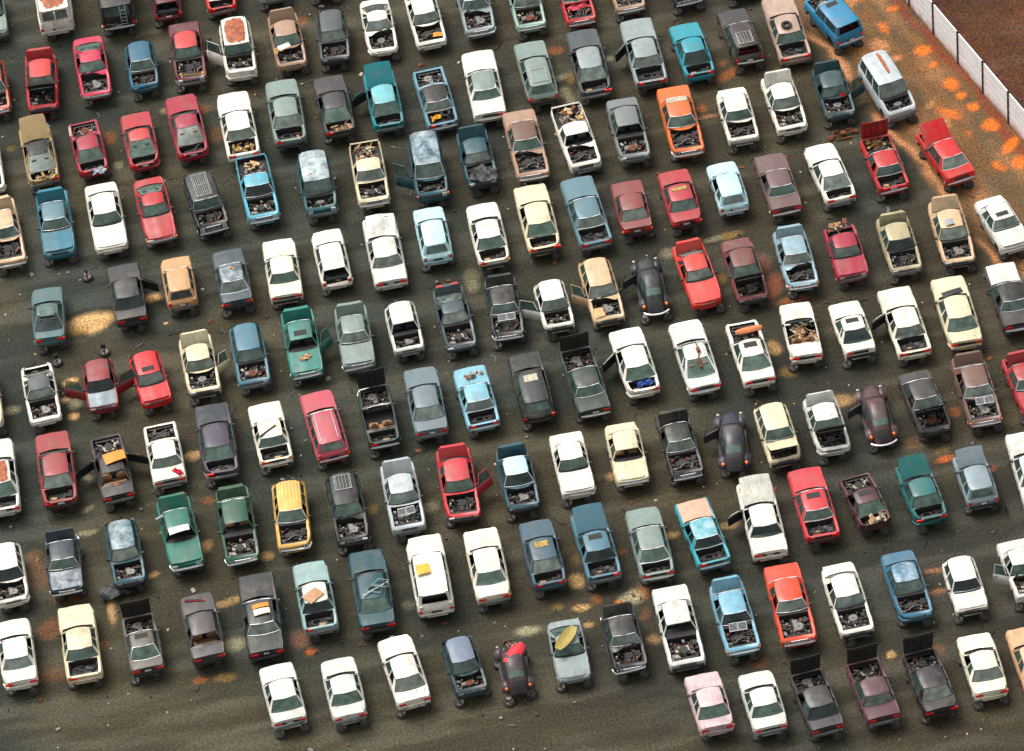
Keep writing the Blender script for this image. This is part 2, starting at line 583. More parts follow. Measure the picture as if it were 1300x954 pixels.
    (-2.72, 4.06, 95.7, 1.036, 'coupe', 'F', 'navyg', 'Nx Fo bb lampup',
     'dark blue sports coupe with red lamps on its raised tail lid'),
    (0.06, 4.24, 91.7, 0.970, 'sed', 'F', 'black', 'Nx Fo ch',
     'black sedan with a chrome grille leaning on its windscreen'),
    (2.78, 3.93, 95.3, 0.840, 'hatch', 'F', 'whitec', 'Nx bk dl2',
     'off-white hatchback with both left doors standing open'),
    (5.49, 4.53, 95.3, 0.991, 'wagon', 'F', 'peach', 'Nx bk dl',
     'peach estate with open left door and cardboard in its bay'),
    (8.21, 4.79, 92.9, 1.105, 'beetle', 'R', 'inky', 'Nx ch dl',
     'inky blue beetle-shaped car with amber lamps and open left door'),
    (10.86, 4.92, 97.6, 1.079, 'coupe', 'F', 'coral', 'Nc Fo nb',
     'coral red wedge-nosed sports coupe with long closed bonnet'),
    (13.46, 4.78, 95.3, 1.009, 'sed', 'F', 'dustyred', 'No bk',
     'dusty maroon sedan with raised black bonnet beside an orange mud patch'),
    (16.35, 5.11, 93.5, 0.964, 'sed', 'F', 'steelw', 'Nx Fo ch am',
     'silvery blue sedan with bare engine and dusty raised boot lid'),
    (19.16, 5.08, 94.0, 0.840, 'sed', 'F', 'crimson', 'Nc Fx bb',
     'crimson sedan with closed bonnet and cream scrap in its boot'),
    (22.12, 5.20, 93.7, 0.912, 'sed', 'F', 'khaki', 'Nx Fo bb',
     'khaki sedan with raised boot lid, left of the peach one'),
    (25.10, 5.60, 92.1, 1.066, 'sed', 'F', 'peach', 'Nx Fo bk',
     'peach sedan with raised boot and a grey sheet on its roof'),
    (27.95, 5.68, 103.3, 0.894, 'sed', 'F', 'whiteg', 'Nc ch sun bent',
     'white sedan with buckled bonnet and dark sunroof at the right edge'),
    (9.95, -1.15, 96.0, 1.198, 'coupe', 'R', 'whiteg', 'Nc ch',
     'white coupe with an exhaust pipe lying along its roof'),
    (12.95, -1.51, 95.3, 1.103, 'coupe', 'R', 'white', 'Nc Fx bb sun',
     'white coupe with sunroof and an orange wing laid over its engine'),
    (15.86, -0.40, 91.4, 0.984, 'conv', 'R', 'white', 'Nc bb am',
     'white roofless car filled with tan seats and boards'),
    (18.61, -0.72, 95.6, 0.925, 'coupe', 'R', 'white', 'Nc bk sun',
     'white angular coupe with open black sunroof'),
    (21.48, -0.71, 95.0, 1.117, 'sed', 'R', 'ivory', 'Nx bb dl',
     'ivory sedan with open boot and its left door ajar'),
    (24.38, -0.45, 92.8, 1.141, 'sed', 'R', 'cream', 'Nc bb',
     'cream sedan with a dark panel lying across its cowl'),
    (27.39, 0.14, 93.7, 1.077, 'sed', 'R', 'charcoal', 'Nc ch hood:whiteg roof:black',
     'dark sedan with a white bonnet and black roof at right edge'),
    (24.45, -6.50, 93.3, 1.058, 'sed', 'F', 'brown', 'Nx Fo ch am',
     'brown sedan with raised boot and loose chrome grille on windscreen'),
    (27.21, -6.56, 97.1, 0.899, 'sed', 'F', 'redm', 'Nc Fo bb',
     'red sedan with raised boot lid cut by the right edge'),
    (21.60, -6.90, 97.6, 0.967, 'sed', 'F', 'charcoal', 'No bk',
     'charcoal sedan with tall raised bonnet, left of the brown sedan'),
    (18.96, -7.08, 93.2, 1.081, 'beetle', 'R', 'rusty', 'Nx ch dl',
     'rusty plum beetle-shaped car with orange rust on its roof'),
    (16.24, -7.55, 94.8, 0.858, 'sed', 'F', 'whiteg', 'No Fo bb',
     'white sedan with raised boot and half raised bonnet beside the rusty beetle-shaped car'),
    (13.59, -7.81, 95.5, 0.840, 'wagon', 'F', 'cream', 'No bk ribs',
     'cream estate with ribbed roof and propped-up bonnet'),
    (11.16, -7.67, 87.3, 1.114, 'beetle', 'R', 'plum', 'Nc nb dl',
     'plum blue beetle-shaped car without rear bumper, its left door open'),
    (8.35, -7.64, 94.8, 0.981, 'sed', 'F', 'black', 'Nx Fo ch',
     'black sedan with raised boot, left of the plum beetle-shaped car'),
    (5.51, -7.76, 93.0, 0.909, 'sed', 'F', 'cream', 'Nc ch gw',
     'cream sedan with closed bonnet but no windscreen'),
    (2.55, -8.01, 94.1, 0.942, 'sed', 'F', 'white', 'Nc bb',
     'white sedan with slightly lifted closed bonnet, left of the windscreenless cream one'),
    (6.68, -1.01, 96.7, 1.071, 'sed', 'R', 'white', 'Nx bb dl',
     'white sedan with a blue bag in its open boot'),
    (3.87, -2.05, 97.0, 1.080, 'sed', 'R', 'dgreen', 'Nc Fr ch big',
     'dusty dark green sedan with black bonnet raised from the nose'),
    (0.97, -1.86, 95.1, 1.220, 'hatch', 'R', 'blackg', 'Nc bk suncream',
     'black hatchback with cream sunroof cover and junk behind its glass'),
    (-2.05, -2.19, 96.1, 0.959, 'sed', 'R', 'skyl', 'Nx ch',
     'light blue sedan with rusty empty boot and scrap on bonnet'),
    (-4.80, -1.94, 93.4, 1.091, 'sed', 'R', 'steelg', 'Nc bs',
     'blue grey sedan with closed boot and silver bumper, left of light blue one'),
    (-7.42, -2.53, 94.8, 1.005, 'conv', 'R', 'dgreen', 'Nx Fr ch crushed',
     'stripped dark green wreck with its roof crushed and torn open'),
    (-10.37, -2.71, 98.3, 1.063, 'wagon', 'R', 'pink', 'Nc ch am rails',
     'dusty pink estate with long roof and closed tailgate'),
    (-13.32, -2.83, 96.1, 0.969, 'sed', 'R', 'ivory', 'Nx ch am',
     'ivory sedan with a dark strip lying diagonally on its roof'),
    (-16.25, -2.76, 94.0, 1.190, 'sed', 'R', 'plumn', 'Nx bb hood:navy',
     'plum sedan with navy bonnet and empty dark tail'),
    (-11.19, 3.59, 93.7, 1.051, 'sed', 'F', 'teal2', 'Nc Fo ch gw dr sun',
     'teal sedan with no windscreen, tall sunroof hole and right door open'),
    (-14.12, 3.15, 94.6, 0.931, 'wagon', 'F', 'steelb', 'Nx bb',
     'steel blue estate with bare engine bay, left of the teal sedan'),
    (-16.90, 2.94, 95.4, 0.934, 'sed', 'F', 'cream', 'Nx Fo bk dr',
     'cream sedan with raised boot and open right door'),
    (-19.65, 2.40, 99.9, 0.904, 'hatch', 'F', 'vred', 'Nc nb sun',
     'vivid red hatchback with black sunroof and missing front bumper'),
    (-22.40, 2.38, 94.6, 0.840, 'hatch', 'F', 'dred', 'Nc nb dl dr hood:greyb',
     'dark red hatchback with grey bonnet and both front doors open'),
    (-25.68, 2.40, 96.3, 0.938, 'coupe', 'F', 'white', 'Nx Fx bb roof:greyd',
     'white coupe with dark grey roof and both lids missing'),
    (-28.85, 2.65, 95.2, 1.000, 'sed', 'F', 'cream', 'Nx bb',
     'cream sedan barely showing at left edge beside the grey-roofed white coupe'),
    (-28.06, -3.35, 94.3, 1.181, 'sed', 'R', 'whiteg', 'Nx bb rustroof',
     'dirty white sedan with orange rusted roof at left edge'),
    (-24.98, -3.33, 94.5, 1.197, 'sed', 'R', 'brick', 'Nx bk',
     'brick red sedan with empty black boot, left of the burnt car'),
    (-21.96, -3.77, 97.5, 1.093, 'coupe', 'R', 'burnt', 'Nc Fx bb dl dr gw',
     'burnt black and orange coupe with an orange panel on its roof'),
    (-19.08, -3.29, 95.6, 0.955, 'sed', 'R', 'white', 'Nc Fx bb',
     'white sedan with exposed engine and a red cloth on its tail'),
    (-15.44, -9.17, 93.9, 1.110, 'sed', 'F', 'green', 'Nx Fo ch gw',
     'bottle green sedan with no windscreen and raised boot lid'),
    (-18.51, -9.28, 97.2, 1.080, 'sed', 'F', 'jade', 'Nc Fo ch gw big',
     'jade green sedan with white sunroof and a grey roll behind'),
    (-12.54, -9.10, 91.2, 0.979, 'wagon', 'F', 'yellow', 'Nx ch ribs',
     'yellow estate with ribbed roof and bare engine'),
    (-21.47, -10.11, 96.1, 1.069, 'hatch', 'F', 'petrol', 'Nx bk peelblue',
     'petrol blue hatchback with flaking light blue roof and black engine bay'),
    (-24.71, -10.26, 93.4, 0.884, 'sed', 'F', 'navy2', 'Nc Fo ch peelhood',
     'dark blue sedan with grey flaking patch on its closed bonnet'),
    (-27.68, -10.60, 96.6, 0.840, 'wagon', 'F', 'white', 'Nx bb',
     'white estate with bare engine at the lower left edge'),
    (-9.55, -9.12, 94.3, 1.022, 'wagon', 'F', 'black', 'Nx bk rack',
     'black estate with roof rack, right of the yellow estate'),
    (-6.57, -8.78, 94.1, 1.032, 'sed', 'F', 'silverw', 'Nx Fo bb',
     'silver white sedan with double-oval grille laid on its cowl'),
    (-3.57, -8.32, 92.4, 1.085, 'sed', 'F', 'coralr', 'Nx Fo bk dr',
     'coral red sedan with right door ajar and boot raised'),
    (-0.43, -8.54, 94.5, 0.944, 'sed', 'F', 'petrol', 'Nx Fo bk roof:ice',
     'petrol blue sedan with pale roof and raised boot lid'),
    (0.36, -13.97, 95.0, 1.010, 'sed', 'R', 'steeld', 'Nx bb suntan',
     'slate blue sedan with tan sunroof panel and torn tail'),
    (3.17, -13.93, 96.0, 1.043, 'sed', 'R', 'steelb', 'Nx Fo bs sun',
     'steel blue sedan with dark sunroof, skewed bonnet and open boot'),
    (5.98, -14.20, 94.0, 1.067, 'sed', 'R', 'sage', 'Nx ch',
     'sage grey sedan with empty black boot, left of pink-bonneted car'),
    (8.78, -14.00, 98.9, 1.025, 'sed', 'R', 'cyan', 'Nx ch hood:salmon peelroof',
     'cyan sedan with salmon pink bonnet and white flaking roof'),
    (11.97, -13.58, 92.7, 1.144, 'sed', 'R', 'whitec', 'Nc Fo bb dl big',
     'off-white sedan with raised bonnet, right of pink-bonneted cyan car'),
    (14.76, -13.04, 94.2, 1.081, 'sed', 'R', 'coralr', 'Nx bk sun',
     'coral red sedan with sunroof hole and torn-open tail'),
    (17.44, -13.21, 100.3, 0.843, 'coupe', 'R', 'maroon2', 'Nx Fx nb sunw',
     'stripped maroon coupe with no bonnet and junk on its tail'),
    (20.40, -13.18, 97.2, 0.904, 'sed', 'R', 'jade2', 'Nx Fo bb lampup',
     'teal green sedan with big raised bonnet and red lamps over empty boot'),
    (23.35, -12.76, 94.7, 0.867, 'hatch', 'R', 'greyb', 'Nc Fo bk',
     'grey hatchback with raised bonnet and loose panel leaning beside it'),
    (26.36, -12.57, 91.9, 1.129, 'sed', 'R', 'whiteg', 'Nc bb',
     'white sedan with dark cowl cut by the right edge, midway down'),
    (15.53, -19.83, 95.6, 1.014, 'sed', 'F', 'white', 'Nx bk',
     'white sedan with bare engine, left of the blue flaking-roofed sedan'),
    (18.67, -19.46, 95.3, 0.960, 'sed', 'F', 'bluem', 'Nx bb peelblue',
     'mid blue sedan with flaking roof and empty bonnet space, lower right'),
    (21.59, -19.93, 94.4, 0.840, 'hatch', 'F', 'white', 'Nc bk rusthood',
     'white hatchback with rust spots on its closed bonnet'),
    (24.71, -19.38, 96.4, 0.840, 'sed', 'F', 'whiteg', 'Nx bb dl',
     'white sedan with open left door at the lower right edge'),
    (24.13, -25.41, 94.9, 0.949, 'sed', 'R', 'apricot2', 'Nc bb',
     'apricot sedan in the bottom right corner'),
    (21.58, -25.30, 94.0, 0.904, 'sed', 'R', 'ivory', 'Nc bb',
     'ivory sedan along the bottom edge, left of the apricot one'),
    (18.82, -25.92, 97.6, 0.915, 'sed', 'R', 'blackp', 'Nc Fr bb',
     'black sedan with forward-hinged bonnet up, third car from the right along bottom'),
    (15.92, -26.05, 98.2, 0.874, 'sed', 'R', 'plumr', 'Nc Fr bb',
     'plum red sedan with forward-hinged black bonnet up at bottom edge'),
    (13.04, -26.21, 98.6, 0.874, 'sed', 'R', 'charcoal', 'Nc Fr bb',
     'dark sedan with cluttered engine under raised bonnet, bottom edge below orange-red car'),
    (12.61, -19.63, 93.1, 1.133, 'sed', 'F', 'tomato', 'Nx ch big',
     'tomato red sedan with open bay and chrome bumper, lower right'),
    (9.67, -20.02, 95.0, 1.036, 'sed', 'F', 'skyb', 'Nx Fo ch am',
     'sky blue sedan with grille laid on its cowl and boot raised'),
    (6.78, -20.17, 93.8, 1.146, 'sed', 'F', 'whiteg', 'Nx bk gw',
     'dirty white sedan without windscreen, left of the sky blue one'),
    (3.91, -20.55, 94.5, 0.896, 'sed', 'F', 'black', 'Nx Fo ch',
     'black sedan with raised boot and white bumper strip, near bottom centre'),
    (1.05, -20.79, 92.9, 0.859, 'coupe', 'F', 'silver', 'Nc bb',
     'silver coupe with a mustard bumper shell on its roof'),
    (-1.85, -21.32, 94.5, 0.872, 'beetle', 'R', 'plum2', 'Nc Fx nb',
     'plum round-backed car with a red bumper shell on its roof'),
    (-4.36, -20.96, 99.2, 0.878, 'hatch', 'F', 'navyt', 'Nx bb roof:slateb',
     'dark blue hatchback with lilac grey roof at the bottom edge'),
    (-7.44, -20.68, 99.6, 1.001, 'sed', 'R', 'white', 'Nc bb',
     'white curvy sedan at bottom edge with hubcap behind its bonnet'),
    (-10.60, -21.37, 96.1, 0.903, 'sed', 'R', 'whiteg', 'Nc bb',
     'off-white sedan peeking over the bottom edge, left of the curvy white one'),
    (-13.72, -21.19, 97.8, 0.891, 'sed', 'R', 'whiteg', 'Nc bb',
     'off-white sedan peeking over the bottom edge, leftmost of three pale ones'),
    (-11.64, -14.91, 94.4, 1.026, 'sed', 'R', 'tealw', 'Nx bb roof:white',
     'pale mint sedan with white roof carrying a brown board'),
    (-8.68, -14.88, 92.8, 1.206, 'sed', 'R', 'petrol2', 'Nc bk',
     'deep petrol blue sedan with loose window frames on its roof'),
    (-5.59, -14.47, 93.2, 1.165, 'suv', 'R', 'white', 'Ng bb',
     'white off-roader with an orange patch on its roof'),
    (-2.57, -14.23, 93.8, 1.089, 'sed', 'R', 'creamw', 'Nc bs',
     'cream white sedan with closed boot, right of orange-patched white off-roader'),
    (-24.02, -15.92, 94.8, 1.127, 'sed', 'R', 'cream', 'Nx bb big',
     'cream sedan with open boot near the bottom left corner'),
    (-20.77, -16.50, 96.2, 0.903, 'coupe', 'R', 'taupe', 'Nc Fr bk sun',
     'taupe coupe with black sheeting heaped beyond its raised bonnet'),
    (-27.34, -16.06, 95.2, 1.005, 'sed', 'R', 'white', 'Nc bb',
     'white sedan with red scrawl on its bonnet at bottom left'),
    (-17.60, -15.97, 96.6, 0.983, 'sed', 'R', 'greyd2', 'Nc bk gw',
     'dark grey sedan with red scrap on bonnet and missing rear glass'),
    (-14.53, -15.61, 93.3, 1.220, 'sed', 'R', 'blackg', 'Nc bk big hood:black',
     'black sedan with an orange and cream board on its roof'),
    (7.69, -25.39, 95.8, 0.840, 'sed', 'R', 'roseW', 'Nc bb',
     'pale pinkish sedan whose bonnet tip shows at the bottom edge'),
    (10.37, -25.76, 95.6, 0.840, 'sed', 'R', 'whiteg', 'Nc bb',
     'pale sedan tip at bottom edge, left of a raised black bonnet'),
]
ITEMS = [
    ('tyre', 18.40, 23.35, 1.73, 20, 1, 1, 'rubber', "loose black tyre lying on the dusty beige sedan's roof", 'loose_tyre', 'tyre', 0, 0),
    ('panel', -21.72, -3.80, 1.70, 14, 1.15, .8, 'orange_panel', "bright orange body panel on the burnt car's roof", 'body_panel', 'panel', 0, 0),
    ('shell', -1.74, -21.11, 1.62, 52, 1.5, .75, 'red_panel', 'red bumper shell resting on the plum round-backed car', 'bumper_shell', 'bumper', 0, 0),
    ('tray', 0.98, -20.66, 1.68, 54, 1.7, .7, 'mustard_panel', 'mustard bumper shell lying hollow side up on the silver coupe', 'bumper_shell', 'bumper', 0, 0),
    ('frames', -8.75, -15.61, 1.72, -10, 1, 1, 'verdigris', 'pale loose window frames heaped on the deep petrol blue sedan', 'window_frame', 'frame', 0, 0),
    ('panel', -11.70, -15.52, 1.73, 38, .95, .75, 'tan_board', "tan wooden board lying on the mint sedan's white roof", 'wooden_board', 'board', 0, 0),
    ('panel', -14.47, -15.74, 1.73, 6, .85, .32, 'orange_panel', "orange board on the black sedan's roof above the cream one", 'painted_board', 'board', 0, 0),
    ('panel', -14.42, -16.15, 1.73, 6, .85, .45, 'cream_board', "cream board on the black sedan's roof below the orange one", 'painted_board', 'board', 0, 0),
    ('panel', -5.89, -15.05, 2.12, 4, .72, .75, 'yellow_panel', "orange yellow sheet lying on the white off-roader's roof", 'plastic_sheet', 'sheet', 0, 0),
    ('cloth', -18.42, -5.03, 1.25, -42, .62, .26, 'red_cloth', "small red cloth dropped on the white sedan's tail", 'red_cloth', 'cloth', 0, 0),
    ('pipe', 10.04, -0.93, 1.71, -82, 1, 1, 'rust', "rusty exhaust pipe running down the white coupe's roof", 'exhaust_pipe', 'exhaust', 0, 9),
    ('shell', 13.06, -0.03, 1.16, 8, 1.5, .45, 'orange_wing', "orange front wing laid across the white coupe's bare engine", 'front_wing', 'wing', 0, 0),
    ('grille', 0.13, 2.99, 1.30, 92, .36, .95, 'chrome', "chrome double grille leaning on the black sedan's windscreen", 'radiator_grille', 'grille', 0, -38),
    ('grille', 24.70, -7.86, 1.30, 92, .36, .95, 'chrome', "chrome double grille leaning on the brown sedan's windscreen", 'radiator_grille', 'grille', 0, -38),
    ('grille', 9.75, -21.23, 1.28, 92, .40, .9, 'chrome', "pale grille laid on the sky blue sedan's cowl", 'radiator_grille', 'grille', 0, -38),
    ('grille', -6.44, -10.30, 1.28, 98, .36, .9, 'chrome', "double oval chrome grille on the silver white sedan's cowl", 'radiator_grille', 'grille', 0, -38),
    ('strip', -13.39, -3.39, 1.71, 38, 1.15, .12, 'rust', "dark rusty strip lying across the ivory sedan's roof", 'rusty_strip', 'strip', 0, 0),
    ('cloth', -0.11, 14.91, 1.16, -15, 1.55, 1.15, 'black_cloth', "crumpled black sheet thrown over the petrol blue sedan's nose", 'plastic_sheet', 'sheet', 0, 0),
    ('cloth', 6.69, 28.20, 1.06, 10, 1.2, .6, 'pink_cloth', "crumpled red sheet inside the red sedan's bay at top edge", 'bent_panel', 'panel', 0, 0),
    ('scrap', -13.14, 17.80, .98, 5, 1.2, 1.2, 'iron', "mixed metal scrap heaped in the light blue pickup's bed", 'scrap_heap', 'scrap', 0, 0),
    ('scrap', -6.71, 17.91, 1.00, 5, 1.2, 1.3, 'card', "pinkish scrap heaped in the cream pickup's bed", 'scrap_heap', 'scrap', 0, 0),
    ('scrap', 5.33, 18.67, 1.05, 5, 1.3, 1.5, 'card', "boxes and scrap heaped in the white pickup's bed", 'scrap_heap', 'scrap', 0, 0),
    ('roll', -18.88, -8.23, 1.42, 14, 1.7, .16, 'grey_sheet', "grey bumper strip wedged behind the jade green sedan's roof", 'bumper_strip', 'bumper', 0, 0),
    ('panel', -10.74, 27.59, 1.46, 24, .75, .35, 'white_panel', "white paper scrap on the tan sedan's windscreen", 'paper_scrap', 'paper', 28, 0),
    ('scrap', 16.01, -0.78, 1.02, 5, 1.1, 1.5, 'seat_tan', 'tan seats and boards heaped in the white roofless car', 'scrap_heap', 'scrap', 0, 0),
    ('cloth', 7.06, -2.91, 1.08, 8, .9, .42, 'blue_plastic', "blue plastic bag in the white sedan's open boot", 'plastic_bag', 'bag', 0, 0),
    ('cloth', -22.05, -12.09, .30, 8, 1.9, .9, 'black_cloth', 'black plastic sheeting heaped beyond the taupe coupe', 'plastic_sheet', 'sheet', 0, 0),
    ('axle', 20.49, 15.39, .02, 6, 1, 1, 'rust', 'rusty car axle lying on the ground before the dark teal sedan', 'car_axle', 'axle', 0, 0),
    ('hub', -10.00, 1.58, .02, 0, 1, 1, 'alloy', 'grey domed hubcap on the ground right of the teal sedan', 'hubcap', 'hubcap', 0, 0),
    ('hub', -7.87, -18.41, .9, 0, 1, 1, 'alloy', 'pale hubcap behind the white curvy sedan at the bottom edge', 'hubcap', 'hubcap', 0, 0),
    ('panel', 25.01, 5.61, 1.71, 5, .45, .5, 'grey_sheet', "small grey metal sheet on the peach sedan's roof", 'metal_sheet', 'sheet', 0, 0),
    ('panel', -18.47, -9.68, 1.73, 10, 1.1, .5, 'white_panel', "white board covering the jade green sedan's sunroof", 'white_board', 'board', 0, 0),
    ('panel', 24.34, 0.69, 1.22, 14, 1.15, .42, 'black_cloth', "dark panel lying across the cream sedan's cowl", 'dark_panel', 'panel', 0, 0),
    ('strip', -16.27, 26.71, 1.08, -4, 1.35, .2, 'yellow_panel', "yellow strip lying in the dark red sedan's engine bay", 'trim_strip', 'strip', 0, 0),
    ('strip', -16.26, 26.46, 1.06, -8, 1.3, .12, 'white_panel', "white strip below the yellow one in the dark red sedan's bay", 'trim_strip', 'strip', 0, 0),
    ('scrap', 21.99, 13.24, 1.02, 12, .95, .7, 'foam', "yellow foam scrap under the red sedan's raised bonnet", 'foam_scrap', 'scrap', 0, 0),
    ('scrap', 18.97, 6.94, 1.10, 10, 1.2, .5, 'card', "cream scrap in the crimson sedan's open boot", 'scrap_heap', 'scrap', 0, 0),
    ('panel', 24.52, -14.27, .45, 100, 1.2, .35, 'iron', 'dark body panel leaning beside the grey hatchback', 'dark_panel', 'panel', 60, 0),
    ('scrap', -2.10, -0.85, 1.20, 10, 1.0, .35, 'iron', "dark metal scrap on the light blue sedan's bonnet", 'metal_scrap', 'scrap', 0, 0),
    ('scrap', -13.64, 19.76, 1.02, 5, 1.15, .6, 'foam', "yellowish foam scrap in the big white sedan's boot", 'foam_scrap', 'scrap', 0, 0),
    ('scrap', 18.01, -14.76, 1.12, 5, .9, .5, 'card', "pale junk on the stripped maroon coupe's tail", 'metal_scrap', 'scrap', 0, 0),
    ('panel', 5.17, 2.79, 1.08, 8, .6, .8, 'card', "cardboard sheet in the peach estate's engine bay", 'cardboard_sheet', 'cardboard', 0, 0),
    ('cloth', -11.05, 2.23, 1.22, 30, .7, .35, 'card', "torn tan paper bag on the teal sedan's bonnet", 'paper_bag', 'bag', 0, 0),
    ('strip', -17.93, -14.34, 1.24, -8, 1.1, .12, 'red_panel', "thin red strip across the dark grey sedan's bonnet", 'trim_strip', 'strip', 0, 0),
    ('panel', -1.70, 27.32, 1.05, -8, .55, .4, 'orange_panel', "orange plastic part in the white sedan's engine bay", 'plastic_part', 'plastic', 0, 0),
    ('strip', -16.24, 20.46, 1.05, 52, .8, .08, 'alloy', "silver bar slanting in the crimson coupe's open boot", 'metal_bar', 'bar', 0, 0),
    ('tyre', -1.82, 20.49, .98, 20, 1, 1, 'rubber', "loose tyre inside the blue sedan's open boot", 'loose_tyre', 'tyre', 0, 0),
    ('cloth', -2.38, 20.27, 1.00, 20, .6, .35, 'yellow_panel', "yellow bag beside the tyre in the blue sedan's boot", 'yellow_bag', 'bag', 0, 0),
    ('cloth', 20.77, 17.15, 1.50, 0, .26, .2, 'red_cloth', "small red cloth stuck on the dark teal sedan's windscreen", 'red_cloth', 'cloth', 28, 0),
    ('panel', -14.79, 9.43, 1.72, 10, .2, .16, 'orange_panel', 'small orange scrap on the peeling roofed dark blue sedan', 'orange_scrap', 'scrap', 0, 0),
    ('cloth', -11.10, 27.42, 1.40, 30, .5, .4, 'card', 'tan paper scrap beside the white one on the tan sedan', 'paper_scrap', 'paper', 0, 0),
    ('scrap', -7.82, 20.36, 1.05, 8, 1.0, .45, 'card', "mixed junk in the charcoal coupe's open boot", 'scrap_heap', 'scrap', 0, 0),
    ('scrap', -25.05, 19.61, 1.02, 8, 1.1, .5, 'foam', "golden scrap in the gold coupe's open boot", 'foam_scrap', 'scrap', 0, 0),
    ('strip', -10.56, 20.04, 1.05, 35, .5, .2, 'orange_panel', "orange scrap in the grey green sedan's open boot", 'orange_scrap', 'scrap', 0, 0),
    ('cloth', -21.95, 19.44, 1.10, 8, .75, .5, 'grey_sheet', "crumpled grey sheet hanging from the crimson coupe's boot", 'grey_sheet', 'sheet', 0, 0),
]
